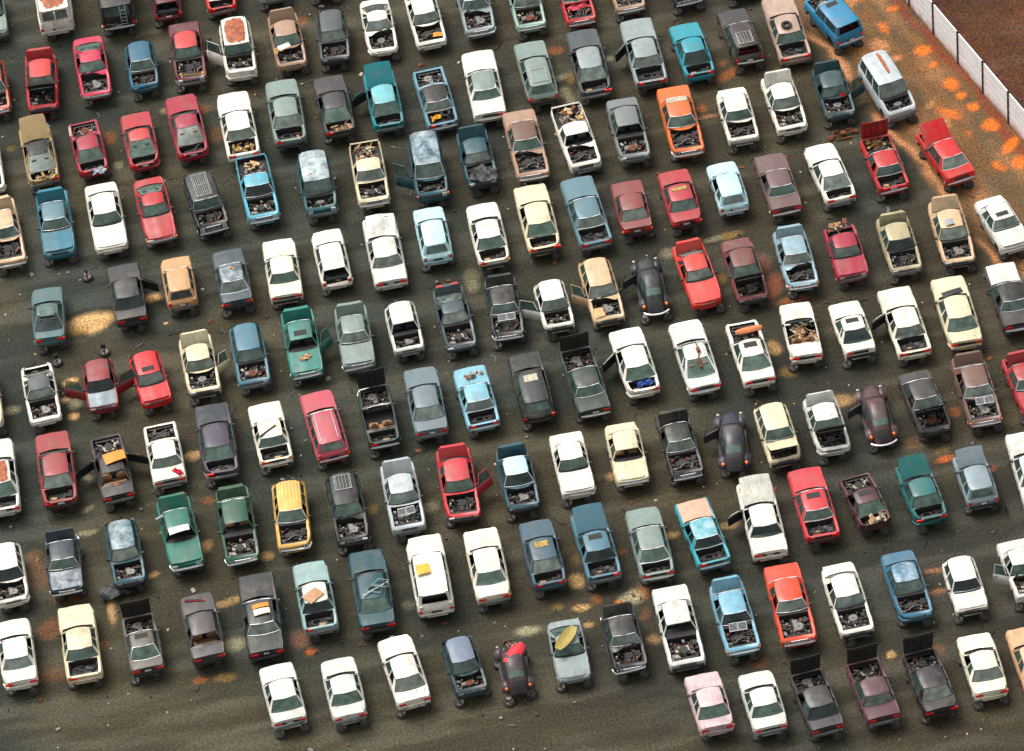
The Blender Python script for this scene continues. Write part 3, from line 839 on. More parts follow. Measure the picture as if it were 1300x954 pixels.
STAINS = [
    (-22.94, 8.37, 1.56, 0.84, 8, 'tan', 1),
    (-23.63, 7.81, 0.78, 0.30, 8, 'ochre', .8),
    (-19.44, 9.68, 0.69, 0.36, 8, 'tan', .9),
    (-24.29, 3.91, 0.52, 0.29, 8, 'tan', .9),
    (-24.11, 1.27, 0.31, 0.31, 0, 'tan', 1),
    (-24.58, 2.58, 0.35, 0.24, 0, 'tan', .7),
    (-23.99, 2.21, 0.52, 0.48, 0, 'pale', .6),
    (-27.46, 2.39, 0.52, 0.36, 0, 'pale', .5),
    (-21.35, 23.34, 0.48, 0.72, 0, 'orange', .6),
    (-21.00, 20.82, 0.30, 0.43, 0, 'pale', .6),
    (-27.14, 23.54, 0.35, 0.29, 0, 'ochre', .5),
    (-18.00, 24.97, 0.26, 0.29, 0, 'orange', .7),
    (-15.96, 24.63, 0.78, 0.48, 5, 'rusty', .8),
    (-18.06, 25.04, 0.35, 0.24, 0, 'pale', .6),
    (-15.36, 22.24, 0.61, 0.72, 0, 'brown', .7),
    (-9.58, 31.30, 0.35, 0.60, 0, 'orange', .5),
    (4.91, 25.69, 0.61, 0.41, 6, 'orange', .65),
    (4.98, 23.33, 0.69, 0.27, 8, 'pale', .6),
    (5.21, 22.12, 0.52, 0.48, 0, 'pale', .7),
    (5.72, 23.24, 0.30, 0.60, 0, 'ochre', .6),
    (5.47, 21.27, 0.35, 0.72, 0, 'pale', .5),
    (7.92, 24.45, 0.35, 0.27, 0, 'pale', .8),
    (14.92, 21.77, 1.04, 0.39, 38, 'orange', .85),
    (14.53, 22.74, 0.32, 0.24, 0, 'orange', .6),
    (12.80, 19.11, 0.32, 0.45, 0, 'orange', .8),
    (12.96, 18.37, 0.66, 0.21, 5, 'salmon', .7),
    (-17.60, -2.84, 0.52, 0.41, 20, 'tan', .7),
    (-17.00, -6.39, 0.48, 0.34, 0, 'orange', .5),
    (-17.37, -9.60, 0.43, 0.48, 0, 'tan', .5),
    (-14.01, -10.76, 0.43, 0.36, 0, 'tan', .6),
    (21.98, -10.27, 0.65, 0.26, 12, 'vorange', .7),
    (21.98, -9.67, 0.59, 0.26, 12, 'ochre', .6),
    (15.10, 4.51, 0.48, 1.09, -20, 'redor', .75),
    (14.75, 6.27, 0.43, 0.84, 20, 'redor', .4),
    (13.11, 8.61, 0.74, 0.29, 5, 'ochre', .8),
    (12.12, 8.48, 0.69, 0.24, 5, 'pale', .5),
    (15.64, 2.99, 0.69, 0.29, 6, 'orange', .7),
    (16.09, 3.04, 0.71, 0.33, 0, 'orange', .7),
    (14.36, -0.41, 0.52, 0.72, 10, 'tan', .6),
    (14.94, -2.55, 0.61, 0.48, 0, 'ochre', .6),
    (12.24, 5.36, 0.30, 0.48, 0, 'ochre', .7),
    (9.58, 7.99, 0.52, 0.48, 8, 'pale', .5),
    (-23.56, -3.50, 0.31, 0.24, 0, 'pale', .7),
    (-23.51, -5.72, 0.35, 0.22, 30, 'pale', .6),
    (-23.52, -7.41, 0.69, 0.24, 4, 'pale', .7),
    (-26.49, -8.85, 0.52, 0.72, 0, 'brown', .8),
    (-28.13, -8.94, 0.52, 0.72, 0, 'orange', .5),
    (-26.01, -10.05, 0.95, 1.09, 0, 'brown', .8),
    (-24.49, -11.96, 0.95, 0.48, 0, 'rusty', .8),
    (-25.74, -13.84, 0.78, 0.72, 0, 'rusty', .6),
    (-25.74, -17.05, 0.95, 0.60, 0, 'brown', .7),
    (-22.40, -13.03, 0.23, 1.09, 0, 'tan', .6),
    (-23.04, -15.42, 0.52, 0.36, 20, 'rusty', .6),
    (-20.07, -10.99, 0.35, 0.19, 20, 'tan', .8),
    (-16.01, -16.63, 0.68, 0.60, 0, 'pale', .75),
    (-16.75, -18.78, 0.69, 0.31, 0, 'ochre', .8),
    (-18.06, -18.69, 0.52, 0.22, 0, 'orange', .8),
    (-12.90, -16.99, 0.61, 0.60, 0, 'rusty', .8),
    (-12.25, -17.83, 0.35, 0.29, 0, 'vorange', .5),
    (-16.21, -13.64, 1.13, 0.29, 8, 'tan', .4),
    (-0.79, -18.23, 0.69, 0.39, 0, 'pale', .8),
    (0.80, -16.93, 0.38, 0.27, 0, 'ochre', .7),
    (2.02, -17.23, 0.52, 0.27, 0, 'tan', .7),
    (2.17, -18.45, 0.35, 0.19, 10, 'tan', .6),
    (2.84, -16.77, 0.31, 0.43, 0, 'orange', .6),
    (1.88, -15.31, 0.43, 0.60, 30, 'tan', .6),
    (4.02, -17.15, 0.30, 0.19, 0, 'vorange', .8),
    (4.72, -16.78, 0.78, 0.41, 15, 'pale', .7),
    (4.80, -16.84, 0.52, 0.60, 0, 'pale', .7),
    (5.32, -16.56, 0.38, 0.60, 0, 'orange', .6),
    (5.28, -18.12, 0.30, 0.60, 0, 'rusty', .6),
    (10.47, -22.38, 0.52, 0.41, 0, 'rusty', .6),
    (5.45, -20.16, 0.43, 0.41, 0, 'tan', .4),
    (20.18, -17.84, 0.71, 0.20, -4, 'salmon', .6),
    (20.33, -19.25, 0.71, 0.23, 4, 'salmon', .5),
    (17.20, -23.01, 0.26, 0.30, 0, 'tan', .7),
    (19.69, -23.20, 0.47, 0.39, 0, 'rusty', .5),
    (24.52, -11.32, 0.24, 0.23, 0, 'redor', .6),
    (23.17, -6.91, 0.40, 0.43, 0, 'orange', .6),
    (20.77, -8.76, 0.71, 0.49, 0, 'brown', .6),
    (-8.23, -8.58, 0.38, 0.41, 0, 'ochre', .6),
    (-5.11, -8.89, 0.52, 0.41, 0, 'pale', .4),
    (4.61, -8.30, 0.35, 0.36, 0, 'tan', .4),
    (2.10, -13.88, 0.43, 0.48, 20, 'ochre', .5),
    (4.42, -13.82, 0.52, 0.24, 0, 'rusty', .7),
    (10.26, -12.86, 0.69, 0.29, 8, 'tan', .5),
    (7.27, -13.05, 0.52, 0.27, 0, 'tan', .5),
    (11.34, -5.61, 0.52, 0.24, 20, 'pale', .4),
    (-1.48, 7.93, 0.52, 0.84, 0, 'pale', .3),
    (-1.39, 7.06, 0.43, 0.60, 0, 'pale', .4),
    (-6.91, -15.54, 0.52, 0.36, 0, 'pale', .25),
    (17.40, -5.19, 1.07, 0.49, 10, 'tan', .5),
    (25.98, 21.70, 0.57, 0.52, 0, 'vorange', 1),
    (26.41, 20.36, 0.29, 0.28, 0, 'vorange', 1),
    (27.15, 18.60, 0.60, 0.61, 40, 'vorange', 1),
    (27.61, 17.49, 0.35, 0.40, 0, 'vorange', 1),
    (28.05, 16.32, 0.42, 0.40, 0, 'vorange', 1),
    (28.73, 14.61, 0.55, 0.61, 45, 'vorange', 1),
    (29.58, 12.74, 0.38, 0.92, -40, 'vorange', 1),
    (29.94, 11.32, 0.52, 0.59, 45, 'vorange', 1),
    (24.84, 25.53, 0.38, 0.28, 0, 'vorange', .8),
    (23.68, 22.53, 0.51, 0.77, 30, 'salmon', .95),
    (22.68, 26.49, 0.66, 0.46, 30, 'salmon', .7),
    (24.39, 21.35, 0.40, 0.31, 10, 'salmon', .8),
    (25.67, 17.00, 0.55, 0.25, 45, 'salmon', .7),
    (26.34, 15.43, 0.33, 0.61, 30, 'salmon', .8),
]
AISLE = 3.57
WALL = (26.908, 22.872, 29.871, 14.616)
PITCH = 2.924
LONE = [(-23.02, 11.87), (-24.87, 5.47), (-22.22, 5.78)]
STC = {'tan': tuple(.8*q for q in srgb(226, 178, 116)), 'pale': tuple(.8*q for q in srgb(168, 158, 122)), 'ochre': tuple(.8*q for q in srgb(160, 124, 50)), 'orange': tuple(.8*q for q in srgb(176, 98, 42)),
       'redor': tuple(.8*q for q in srgb(176, 90, 54)), 'rusty': tuple(.8*q for q in srgb(146, 84, 44)), 'brown': tuple(.8*q for q in srgb(112, 76, 46)), 'salmon': tuple(.8*q for q in srgb(206, 140, 90)),
       'vorange': tuple(.85*q for q in srgb(246, 118, 14)), 'redmud': tuple(.8*q for q in srgb(130, 52, 30)), 'mud': tuple(.50*q for q in srgb(142, 100, 54)), 'track': tuple(.5*q for q in srgb(116, 92, 60))}
CAM = (0.0000, -167.0642, 173.0000)
CAMTH = 0.802851
CAMROLL = 0.130900
FOCAL = 5600.0
EXPOSURE = 0.60

# ------------------------------------------------------------------ car bodies
# every car is drawn in metres: x forward, y to its left, z up, origin under its middle
def spec(**k):
    return k


SP = {
    'sed': spec(L=4.45, W=1.74, cowl=0.80, wt=0.32, rt=-1.00, rb=-1.46, zr=1.39, zb=0.90, zc=0.90, zh=0.74, zt=0.90, wr=0.55,
                segs=[('p', 0, .05), ('w', .05, .45), ('p', .45, .49), ('w', .49, .80), ('p', .80, 1)], doors=2, kind='n'),
    'coupe': spec(L=4.3, W=1.70, cowl=0.68, wt=0.20, rt=-0.82, rb=-1.42, zr=1.30, zb=0.86, zc=0.86, zh=0.68, zt=0.87, wr=0.52,
                  segs=[('p', 0, .05), ('w', .05, .56), ('p', .56, .61), ('w', .61, .80), ('p', .80, 1)], doors=1, kind='n'),
    'conv': spec(L=4.3, W=1.70, cowl=0.60, wt=0.05, rt=-0.88, rb=-1.30, zr=1.25, zb=0.88, zc=0.88, zh=0.70, zt=0.90, wr=0.52,
                 segs=[('p', 0, .07)], doors=1, kind='n'),
    'hatch': spec(L=3.95, W=1.65, cowl=0.78, wt=0.24, rt=-1.50, rb=-1.82, zr=1.40, zb=0.90, zc=0.90, zh=0.74, zt=0.90, wr=0.54,
                  segs=[('p', 0, .04), ('w', .04, .50), ('p', .50, .55), ('w', .55, .86), ('p', .86, 1)], doors=1, kind='h'),
    'wagon': spec(L=4.55, W=1.72, cowl=0.78, wt=0.20, rt=-1.86, rb=-2.14, zr=1.42, zb=0.92, zc=0.92, zh=0.76, zt=0.92, wr=0.56,
                  segs=[('p', 0, .03), ('w', .03, .33), ('p', .33, .36), ('w', .36, .62), ('p', .62, .66), ('w', .66, .93), ('p', .93, 1)],
                  doors=2, kind='h'),
    'suv': spec(L=4.3, W=1.78, cowl=0.86, wt=0.48, rt=-1.86, rb=-2.02, zr=1.70, zb=1.12, zc=1.10, zh=0.98, zt=1.12, wr=0.66,
                segs=[('p', 0, .04), ('w', .04, .40), ('p', .40, .45), ('w', .45, .92), ('p', .92, 1)], doors=1, kind='h'),
    'mvan': spec(L=4.55, W=1.82, cowl=1.22, wt=0.62, rt=-2.02, rb=-2.16, zr=1.78, zb=1.08, zc=1.06, zh=0.86, zt=1.08, wr=0.68,
                 segs=[('p', 0, .04), ('w', .04, .32), ('p', .32, .36), ('w', .36, .64), ('p', .64, .68), ('w', .68, .94), ('p', .94, 1)],
                 doors=1, kind='h'),
    'van': spec(L=5.0, W=1.98, cowl=1.62, wt=1.15, rt=-2.28, rb=-2.40, zr=2.02, zb=1.20, zc=1.16, zh=0.98, zt=1.20, wr=0.78,
                segs=[('p', 0, .03), ('w', .03, .25), ('p', .25, 1)], doors=1, kind='h'),
    'pick': spec(L=4.7, W=1.76, cowl=0.98, wt=0.50, rt=-0.28, rb=-0.46, zr=1.52, zb=0.96, zc=0.98, zh=0.86, zt=0.96, wr=0.60,
                 segs=[('p', 0, .08), ('w', .08, .80), ('p', .80, 1)], doors=1, kind='p'),
}
for k_, q_ in (('sedB', dict(cowl=.86, wt=.26, rt=-.94, rb=-1.34, zr=1.37, zh=.72, round=1.5)), ('sedC', dict(cowl=.72, wt=.24, rt=-.94, rb=-1.20, zr=1.38, zb=.88, zc=.89, zt=.89, zh=.80, round=.4))):
    SP[k_] = dict(SP['sed'], **q_)
SP['coupeB'] = dict(SP['coupe'], wt=.12, rt=-.62, rb=-1.52, zr=1.26, zh=.62, round=1.6)
SP['wagon']['round'] = .5
SP['hatch']['round'] = .7
for q_ in SP.values():
    q_['W'] *= 1.05
    q_['wr'] *= 1.10

ARCH = 0.345


def half_w(T, x):
    h = T['L'] / 2
    q = min(1.0, abs(x) / h)
    k = T.get('round', 1.0)
    w = T['W'] / 2 * (1 - 0.045 * k * q ** 4)
    e = h - abs(x)
    if e < 0.22:
        w -= (0.03 + 0.06 * k) * (1 - e / 0.22) ** 2
    return w


def top_z(T, x):
    h = T['L'] / 2
    if x >= T['cowl']:
        t = (x - T['cowl']) / (h - T['cowl'])
        z = T['zc'] + (T['zh'] - T['zc']) * t ** 1.3
        if h - x < 0.12:
            z -= 0.05 * (1 - (h - x) / 0.12) ** 2
        return z
    if x <= T['rb'] and T['kind'] == 'n':
        t = (T['rb'] - x) / (h + T['rb'])
        return T['zb'] + (T['zt'] - T['zb']) * min(1, t * 3) - 0.03 * t * t
    return T['zb'] + (T['zc'] - T['zb']) * max(0, min(1, (x + 0.3) / (T['cowl'] + 0.3)))


def wheel_x(T):
    h = T['L'] / 2
    return (h - 0.80, -h + 0.88)


def body_mesh(ty, var=0):
    T = SP[ty]
    h = T['L'] / 2
    xf, xr = wheel_x(T)
    bay = (T['cowl'] + 0.04, h - 0.20)
    cab = (T['rb'] + (0.10 if T['kind'] == 'n' else 0.04), T['cowl'] - 0.22)
    if T['kind'] == 'n':
        boot = (-h + 0.13, T['rb'] - 0.10)
    elif T['kind'] == 'p':
        cab = (T['rb'] + 0.06, T['cowl'] - 0.22)
        boot = (-h + 0.07, T['rb'] - 0.06)
    else:
        cab = (-h + 0.14, T['cowl'] - 0.22)
        boot = None
    xs = set()
    for xw in (xf, xr):
        for k in (-1, -.92, -.7, -.38, 0, .38, .7, .92, 1):
            xs.add(round(xw + ARCH * k, 4))
    for k in (0, 0.03, 0.08, 0.14, 0.22):
        xs.add(round(h - k, 4))
        xs.add(round(-h + k, 4))
    for k in range(1, 9):
        xs.add(round(-h + 2 * h * k / 9, 4))
    pits = [bay, cab] + ([boot] if boot else [])
    st = [(x, None) for x in xs]
    for p in pits:
        st += [(p[0], 'lo'), (p[1], 'hi')]
    st.sort(key=lambda q: q[0])
    stations = []
    for x, k in st:
        if k is None:
            inside = [i for i, p in enumerate(pits) if p[0] < x < p[1]]
            if any(abs(x - p[0]) < 0.02 or abs(x - p[1]) < 0.02 for p in pits):
                continue
            stations.append((x, inside[0] if inside else None))
        else:
            i = [i for i, p in enumerate(pits) if (p[0] == x or p[1] == x)][0]
            if k == 'lo':
                stations += [(x, None), (x, i)]
            else:
                stations += [(x, i), (x, None)]
    zs = 0.22
    rings, tags_ = [], []
    for x, pit in stations:
        w = half_w(T, x)
        zt = top_z(T, x)
        zlo = zs
        for xw in (xf, xr):
            if abs(x - xw) < ARCH:
                zlo = max(zs, 0.31 + math.sqrt(ARCH ** 2 - (x - xw) ** 2))
        e = h - abs(x)
        if e < 0.14:
            zlo = max(zlo, zs + 0.12 * (1 - e / 0.14))
        zm = max(0.56, zlo + 0.02)
        inset = 0.17
        if pit == 1 or (pit is None and cab[0] - 0.02 <= x <= cab[1] + 0.02):
            inset = 0.09
        if T['kind'] == 'p' and x < T['rb']:
            inset = 0.07
        wi = w - inset
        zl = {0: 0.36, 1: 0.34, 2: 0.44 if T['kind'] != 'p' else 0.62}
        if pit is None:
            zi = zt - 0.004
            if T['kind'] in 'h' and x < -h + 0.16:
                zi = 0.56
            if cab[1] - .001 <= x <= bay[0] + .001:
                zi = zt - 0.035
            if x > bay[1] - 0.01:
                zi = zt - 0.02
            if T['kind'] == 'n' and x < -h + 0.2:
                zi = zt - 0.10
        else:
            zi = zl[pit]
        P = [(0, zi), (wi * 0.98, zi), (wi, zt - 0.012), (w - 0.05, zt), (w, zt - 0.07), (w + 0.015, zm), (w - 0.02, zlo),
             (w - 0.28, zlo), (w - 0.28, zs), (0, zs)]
        ring = [(x, y, z) for y, z in P] + [(x, -y, z) for y, z in reversed(P[1:-1])]
        rings.append(ring)
        tags_.append(pit)
    b = MB()
    n = len(rings[0])
    vs = [p for r in rings for p in r]
    b.v = vs
    # ring index -> material: 0 paint, 1 dark bay, 2 cabin
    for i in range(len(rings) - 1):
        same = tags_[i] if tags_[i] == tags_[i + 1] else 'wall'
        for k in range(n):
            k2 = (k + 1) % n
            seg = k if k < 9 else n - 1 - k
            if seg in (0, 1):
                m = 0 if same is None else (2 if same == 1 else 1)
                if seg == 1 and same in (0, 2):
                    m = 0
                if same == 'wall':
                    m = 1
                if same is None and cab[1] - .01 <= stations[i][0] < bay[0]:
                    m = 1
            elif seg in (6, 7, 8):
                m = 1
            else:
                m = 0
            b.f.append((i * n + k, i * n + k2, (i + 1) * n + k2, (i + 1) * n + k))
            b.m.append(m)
    b.f.append(tuple(range(n - 1, -1, -1)))
    b.m.append(0)
    b.f.append(tuple((len(rings) - 1) * n + k for k in range(n)))
    b.m.append(0)
    if ty != 'conv' or True:
        frame(T, b, ty)
    # strut towers, inner wings and chassis rails
    zf = 0.36
    for s in (1, -1):
        b.cyl((xf, s * (T['W'] / 2 - 0.30), zf), 0.11, top_z(T, xf) - zf - 0.10, 10, 1, 0.08)
        b.box(xr - .5, xf + .6, s * .42 - .05, s * .42 + .05, 0.10, 0.215, 1)
    for xw in (xf, xr):
        b.cyl((xw, -T['W'] / 2 + .12, 0.24), 0.05, T['W'] - .24, 8, 1, axis='y')
        for s in (1, -1):
            b.cyl((xw, s * (T['W'] / 2 - .14) - .03, 0.28), 0.13, .06, 12, 1, axis='y')
    if var % 2 == 0:
        for s in (1, -1):
            b.tube([(x, s * (half_w(T, x) + .022), .53) for x in (xf - ARCH - .04, .3, -.2, xr + ARCH + .04)], .028, 3, 5)
            b.tube([(x, s * (half_w(T, x) + .012), .53) for x in (-h + .12, xr - ARCH - .03)], .028, 3, 5)
    # dents and a pushed-in corner
    r = random.Random(900 + var * 13 + len(b.v))
    ph = [r.uniform(0, 6) for _ in range(8)]
    cx, cy = r.choice([h, h, -h]), r.choice([-1, 1]) * T['W'] / 2
    depth = r.choice([0.0, .05, .10, .14])
    out = []
    for (x, y, z) in b.v:
        k = math.exp(-((x - cx) ** 2 + (y - cy) ** 2) / .16)
        dy = .012 * math.sin(x * 4.1 + ph[0]) * math.sin(z * 9 + ph[1]) + .008 * math.sin(x * 11 + ph[2] + y)
        dz = .010 * math.sin(x * 5 + ph[3]) * math.sin(y * 4 + ph[4]) if z > .6 else 0
        out.append((x - depth * k * (1 if cx > 0 else -1), y + dy - depth * .6 * k * (1 if cy > 0 else -1), z + dz - depth * .25 * k * (z > .5)))
    b.v = out
    return b.mesh('body', ['car_paint', 'dark_bay', 'cabin_trim', 'black_trim'])


def side_pts(T, t, s):
    xb = T['cowl'] - 0.16 + (T['rb'] - T['cowl'] + 0.16) * t
    xr_ = T['wt'] + (T['rt'] - T['wt']) * t
    lo = Vector((xb, s * (half_w(T, xb) - 0.06), top_z(T, xb) - 0.01))
    hi = Vector((xr_, s * (T['wr'] - 0.0), T['zr'] - 0.035))
    return lo, hi


def frame(T, b, ty):
    for s in (1, -1):
        for kind, t0, t1 in T['segs']:
            if kind != 'p':
                continue
            a0, h0 = side_pts(T, t0, s)
            a1, h1 = side_pts(T, t1, s)
            inn = Vector((0, -s * 0.045, 0))
            vs = [a0, a1, h1, h0, a0 + inn, a1 + inn, h1 + inn, h0 + inn]
            fs = [(0, 1, 2, 3), (7, 6, 5, 4), (0, 3, 7, 4), (1, 5, 6, 2), (3, 2, 6, 7)]
            b.add(vs, fs, 0)
        # sill trim along the window line
        if ty != 'conv':
            a0, _ = side_pts(T, 0, s)
            a1, _ = side_pts(T, 1, s)


def roof_mesh(ty, ribs=False):
    T = SP[ty]
    wr = T['wr'] + 0.02
    x0, x1 = T['rt'] - 0.03, T['wt'] + 0.03

    def fn(u, v):
        y = -1 + 2 * v
        cx = (u - 0.5) * 2
        bow = 0.06 * (1 - y * y)
        x = x0 + (x1 - x0) * u + bow * (1 if u > 0.5 else -1) * abs(cx) ** 3
        z = T['zr'] + 0.035 * (1 - y * y) - 0.045 * abs(y) ** 6 - 0.03 * abs(cx) ** 5
        if ribs:
            z += 0.012 * math.cos(v * 14 * PI) * (1 if u < 0.75 else 0)
        return (x, y * wr * (1 - 0.03 * abs(cx) ** 4), z)
    b = MB()
    b.slab(fn, 8, 28 if ribs else 8, 0.045, 0, 1)
    for s in (-1, 1):
        b.tube([(x0 + (x1 - x0) * k / 4, s * (wr + .012) * (1 - .03 * abs(k / 2 - 1) ** 4), T['zr'] - .03 - .03 * abs(k / 2 - 1) ** 5) for k in range(5)], .016, 2, 5)
    return b.mesh('roof', ['car_paint', 'cabin_trim', 'black_trim'])


def pane(T, s, t0, t1, rear=False):
    """one side window"""
    a0, h0 = side_pts(T, t0, s)
    a1, h1 = side_pts(T, t1, s)
    inn = Vector((0, -s * 0.02, 0))
    b = MB()
    b.add([a0 + inn, a1 + inn, h1 + inn, h0 + inn], [(0, 1, 2, 3)])
    return b.mesh('window', ['window_glass'], False)


def screen_fn(T, front=True, pad=0.05):
    if front:
        xb, xt, zb = T['cowl'] - 0.17, T['wt'] + 0.03, top_z(T, T['cowl'] - 0.1) - 0.005
    else:
        xb, xt, zb = T['rb'], T['rt'] - 0.03, T['zb'] - 0.005
    sg = 1 if front else -1
    wb = half_w(T, xb) - 0.06 - pad
    wt = T['wr'] - pad * 0.7

    def fn(u, v):
        y = -1 + 2 * v
        w = wb + (wt - wb) * u
        bow = (0.11 if T['kind'] != 'h' or front else 0.03) * (1 - y * y) * (1 - 0.5 * u)
        x = xb + (xt - xb) * u + sg * bow
        z = zb + (T['zr'] - 0.02 - zb) * u + 0.02 * math.sin(u * PI)
        return (x, y * w, z)
    return fn


def screen_mesh(ty, front=True, bright=False):
    T = SP[ty]
    b = MB()
    b.grid(screen_fn(T, front), 3, 6, 0, flip=not front)
    fn = screen_fn(T, front, .045)
    loop = [fn(0, k / 6) for k in range(7)] + [fn(k / 3, 1) for k in range(1, 4)] + [fn(1, 1 - k / 6) for k in range(1, 7)] + [fn(1 - k / 3, 0) for k in range(1, 4)]
    b.tube([(p[0], p[1], p[2] + .012) for p in loop], .017 if bright else .014, 1, 4)
    if front:
        for y in (-.1, .34):
            p, q = fn(.04, .5 + y / 1.3), fn(.16, .5 + (y + .42) / 1.3)
            b.tube([(p[0], p[1], p[2] + .02), (q[0], q[1], q[2] + .025)], .011, 2, 4)
    return b.mesh('glass', ['screen_glass', 'chrome' if bright else 'black_trim', 'black_trim'])


def hood_geo(ty, bent=False):
    T = SP[ty]
    h = T['L'] / 2
    x0, x1 = T['cowl'], h - 0.06

    def fn(u, v):
        y = -1 + 2 * v
        xr_ = x0 + 0.10 * (1 - y * y)
        xf_ = x1 - 0.05 * y * y
        x = xr_ + (xf_ - xr_) * u
        w = half_w(T, x) - 0.125
        z = top_z(T, x) + 0.008 + 0.03 * (1 - y * y) + 0.006 * math.cos(y * 7)
        if bent:
            z += 0.30 * math.exp(-((u - .55) / .3) ** 2 - ((y - .25) / .5) ** 2) + 0.10 * u
        return (x, y * w, z)
    return fn, x0, x1, T


def hood_mesh(ty, pivot='rear', bent=False):
    fn, x0, x1, T = hood_geo(ty, bent)
    px = x0 + 0.02 if pivot == 'rear' else x1
    pz = top_z(T, px)
    b = MB()

    def g(u, v):
        p = fn(u, v)
        return (p[0] - px, p[1], p[2] - pz)
    b.slab(g, 8, 10, 0.03, 0, 1, 1)
    # inner bracing on the underside
    for y in (-.35, .35):
        w = T['W'] / 2 - .2
        xa, xb = (0.1, x1 - x0 - .1) if pivot == 'rear' else (-(x1 - x0) + .1, -.1)
        za = (fn(.1, .5)[2] - pz) - .07
        zb_ = (fn(.9, .5)[2] - pz) - .07
        b.tube([(xa, y * w, za), (xb, y * w * .6, zb_)], 0.02, 1, 4)
    for y in (-.12, .12, -.36, .36):
        M0 = [(fn(u, .5 + y)[0] - px, fn(u, .5 + y)[1], fn(u, .5 + y)[2] - pz - .045) for u in (.15, .5, .85)]
        b.tube(M0, .022, 2, 4)
    b.tube([(fn(.86, v)[0] - px, fn(.86, v)[1], fn(.86, v)[2] - pz - .045) for v in (.08, .5, .92)], .03, 2, 4)
    b.tube([(fn(.14, v)[0] - px, fn(.14, v)[1], fn(.14, v)[2] - pz - .045) for v in (.08, .5, .92)], .03, 2, 4)
    return b.mesh('bonnet', ['car_paint', 'dark_bay', 'black_trim']), (px, 0, pz)


def boot_mesh(ty, lamps=False):
    T = SP[ty]
    h = T['L'] / 2
    x0, x1 = T['rb'] - 0.06, -h + 0.04
    b = MB()

    def fn(u, v):
        y = -1 + 2 * v
        xa = x0 - 0.09 * (1 - y * y)
        if u < 0.8:
            x = xa + (x1 - xa) * (u / 0.8)
            z = top_z(T, x) + 0.012 + 0.025 * (1 - y * y)
        else:
            x = x1 - 0.015
            z = top_z(T, x1) + 0.012 - 0.24 * (u - 0.8) / 0.2 + 0.025 * (1 - y * y)
        w = half_w(T, max(x, -h + .12)) - 0.125 - (0.12 if u > .8 else 0)
        return (x - x0, y * w, z - top_z(T, x0))
    b.slab(fn, 10, 8, lambda p: (p[0] + (0.03 if p[0] < x1 - x0 + .001 else 0), p[1] * 0.98, p[2] - 0.03), 1, 1)
    # slab() orients faces for x growing forward; paint the outside
    for i in range(len(b.m)):
        b.m[i] = 0 if i < 80 else 1
    if lamps:
        for s in (1, -1):
            b.box(x1 - x0 - 0.05, x1 - x0 - .005, s * .42 - .18, s * .42 + .18, -0.16, -0.04, 2, 0.01)
    return b.mesh('boot_lid', ['car_paint', 'dark_bay', 'red_lens']), (x0, 0, top_z(T, x0))


def tailgate_mesh(ty, glass=True):
    T = SP[ty]
    h = T['L'] / 2
    fr = screen_fn(T, False, 0.0)
    b = MB()
    px, pz = T['rt'] - 0.02, T['zr'] - 0.02

    # window surround: ring of strips round the glass
    def P(u, v, o=0.012):
        p = fr(u, v)
        return (p[0] - o - px, p[1], p[2] - pz)
    for (u0, u1, v0, v1) in ((0, .12, 0, 1), (.88, 1, 0, 1), (.12, .88, 0, .09), (.12, .88, .91, 1)):
        b.grid(lambda a, c: P(u0 + (u1 - u0) * a, v0 + (v1 - v0) * c), 2, 4, 0, True)
        b.grid(lambda a, c: P(u0 + (u1 - u0) * a, v0 + (v1 - v0) * c, -0.02), 2, 4, 1)
    # lower panel
    zlo = 0.54
    w = half_w(T, -h + .2) - 0.15

    def fn(u, v):
        y = -1 + 2 * v
        x0 = T['rb'] - 0.02
        x = x0 + (-h - 0.005 - x0) * min(1, u * 2.2) - 0.02 * (1 - y * y)
        z = T['zb'] + 0.0 + (zlo - T['zb']) * u
        return (x - px, y * (w + .06 * (1 - u)), z - pz)
    b.slab(fn, 5, 6, lambda p: (p[0] + 0.035, p[1], p[2]), 0, 1)
    b.box(-h - 0.045 - px, -h - .02 - px, -.26, .26, .60 - pz, .72 - pz, 2)
    gb = MB()
    gb.grid(lambda a, c: P(.10 + .80 * a, .07 + .86 * c, 0.004), 3, 5, 0, True)
    return (b.mesh('tailgate', ['car_paint', 'cabin_trim', 'black_trim']), gb.mesh('rear_glass', ['screen_glass']), (px, 0, pz))


def door_span(T, which):
    xs = [side_pts(T, t, 1)[0].x for k, t0, t1 in T['segs'] if k == 'w' for t in (t0, t1)]
    if not xs:
        xs = [T['cowl'] - .1, -.55]
    xf, xr = wheel_x(T)
    if which == 0:
        return min(T['cowl'] - 0.12, xf - ARCH - 0.03), xs[1] - 0.05
    return xs[1] - 0.08, max(xs[3] if len(xs) > 3 else xs[1] - .8, xr + ARCH - 0.02)


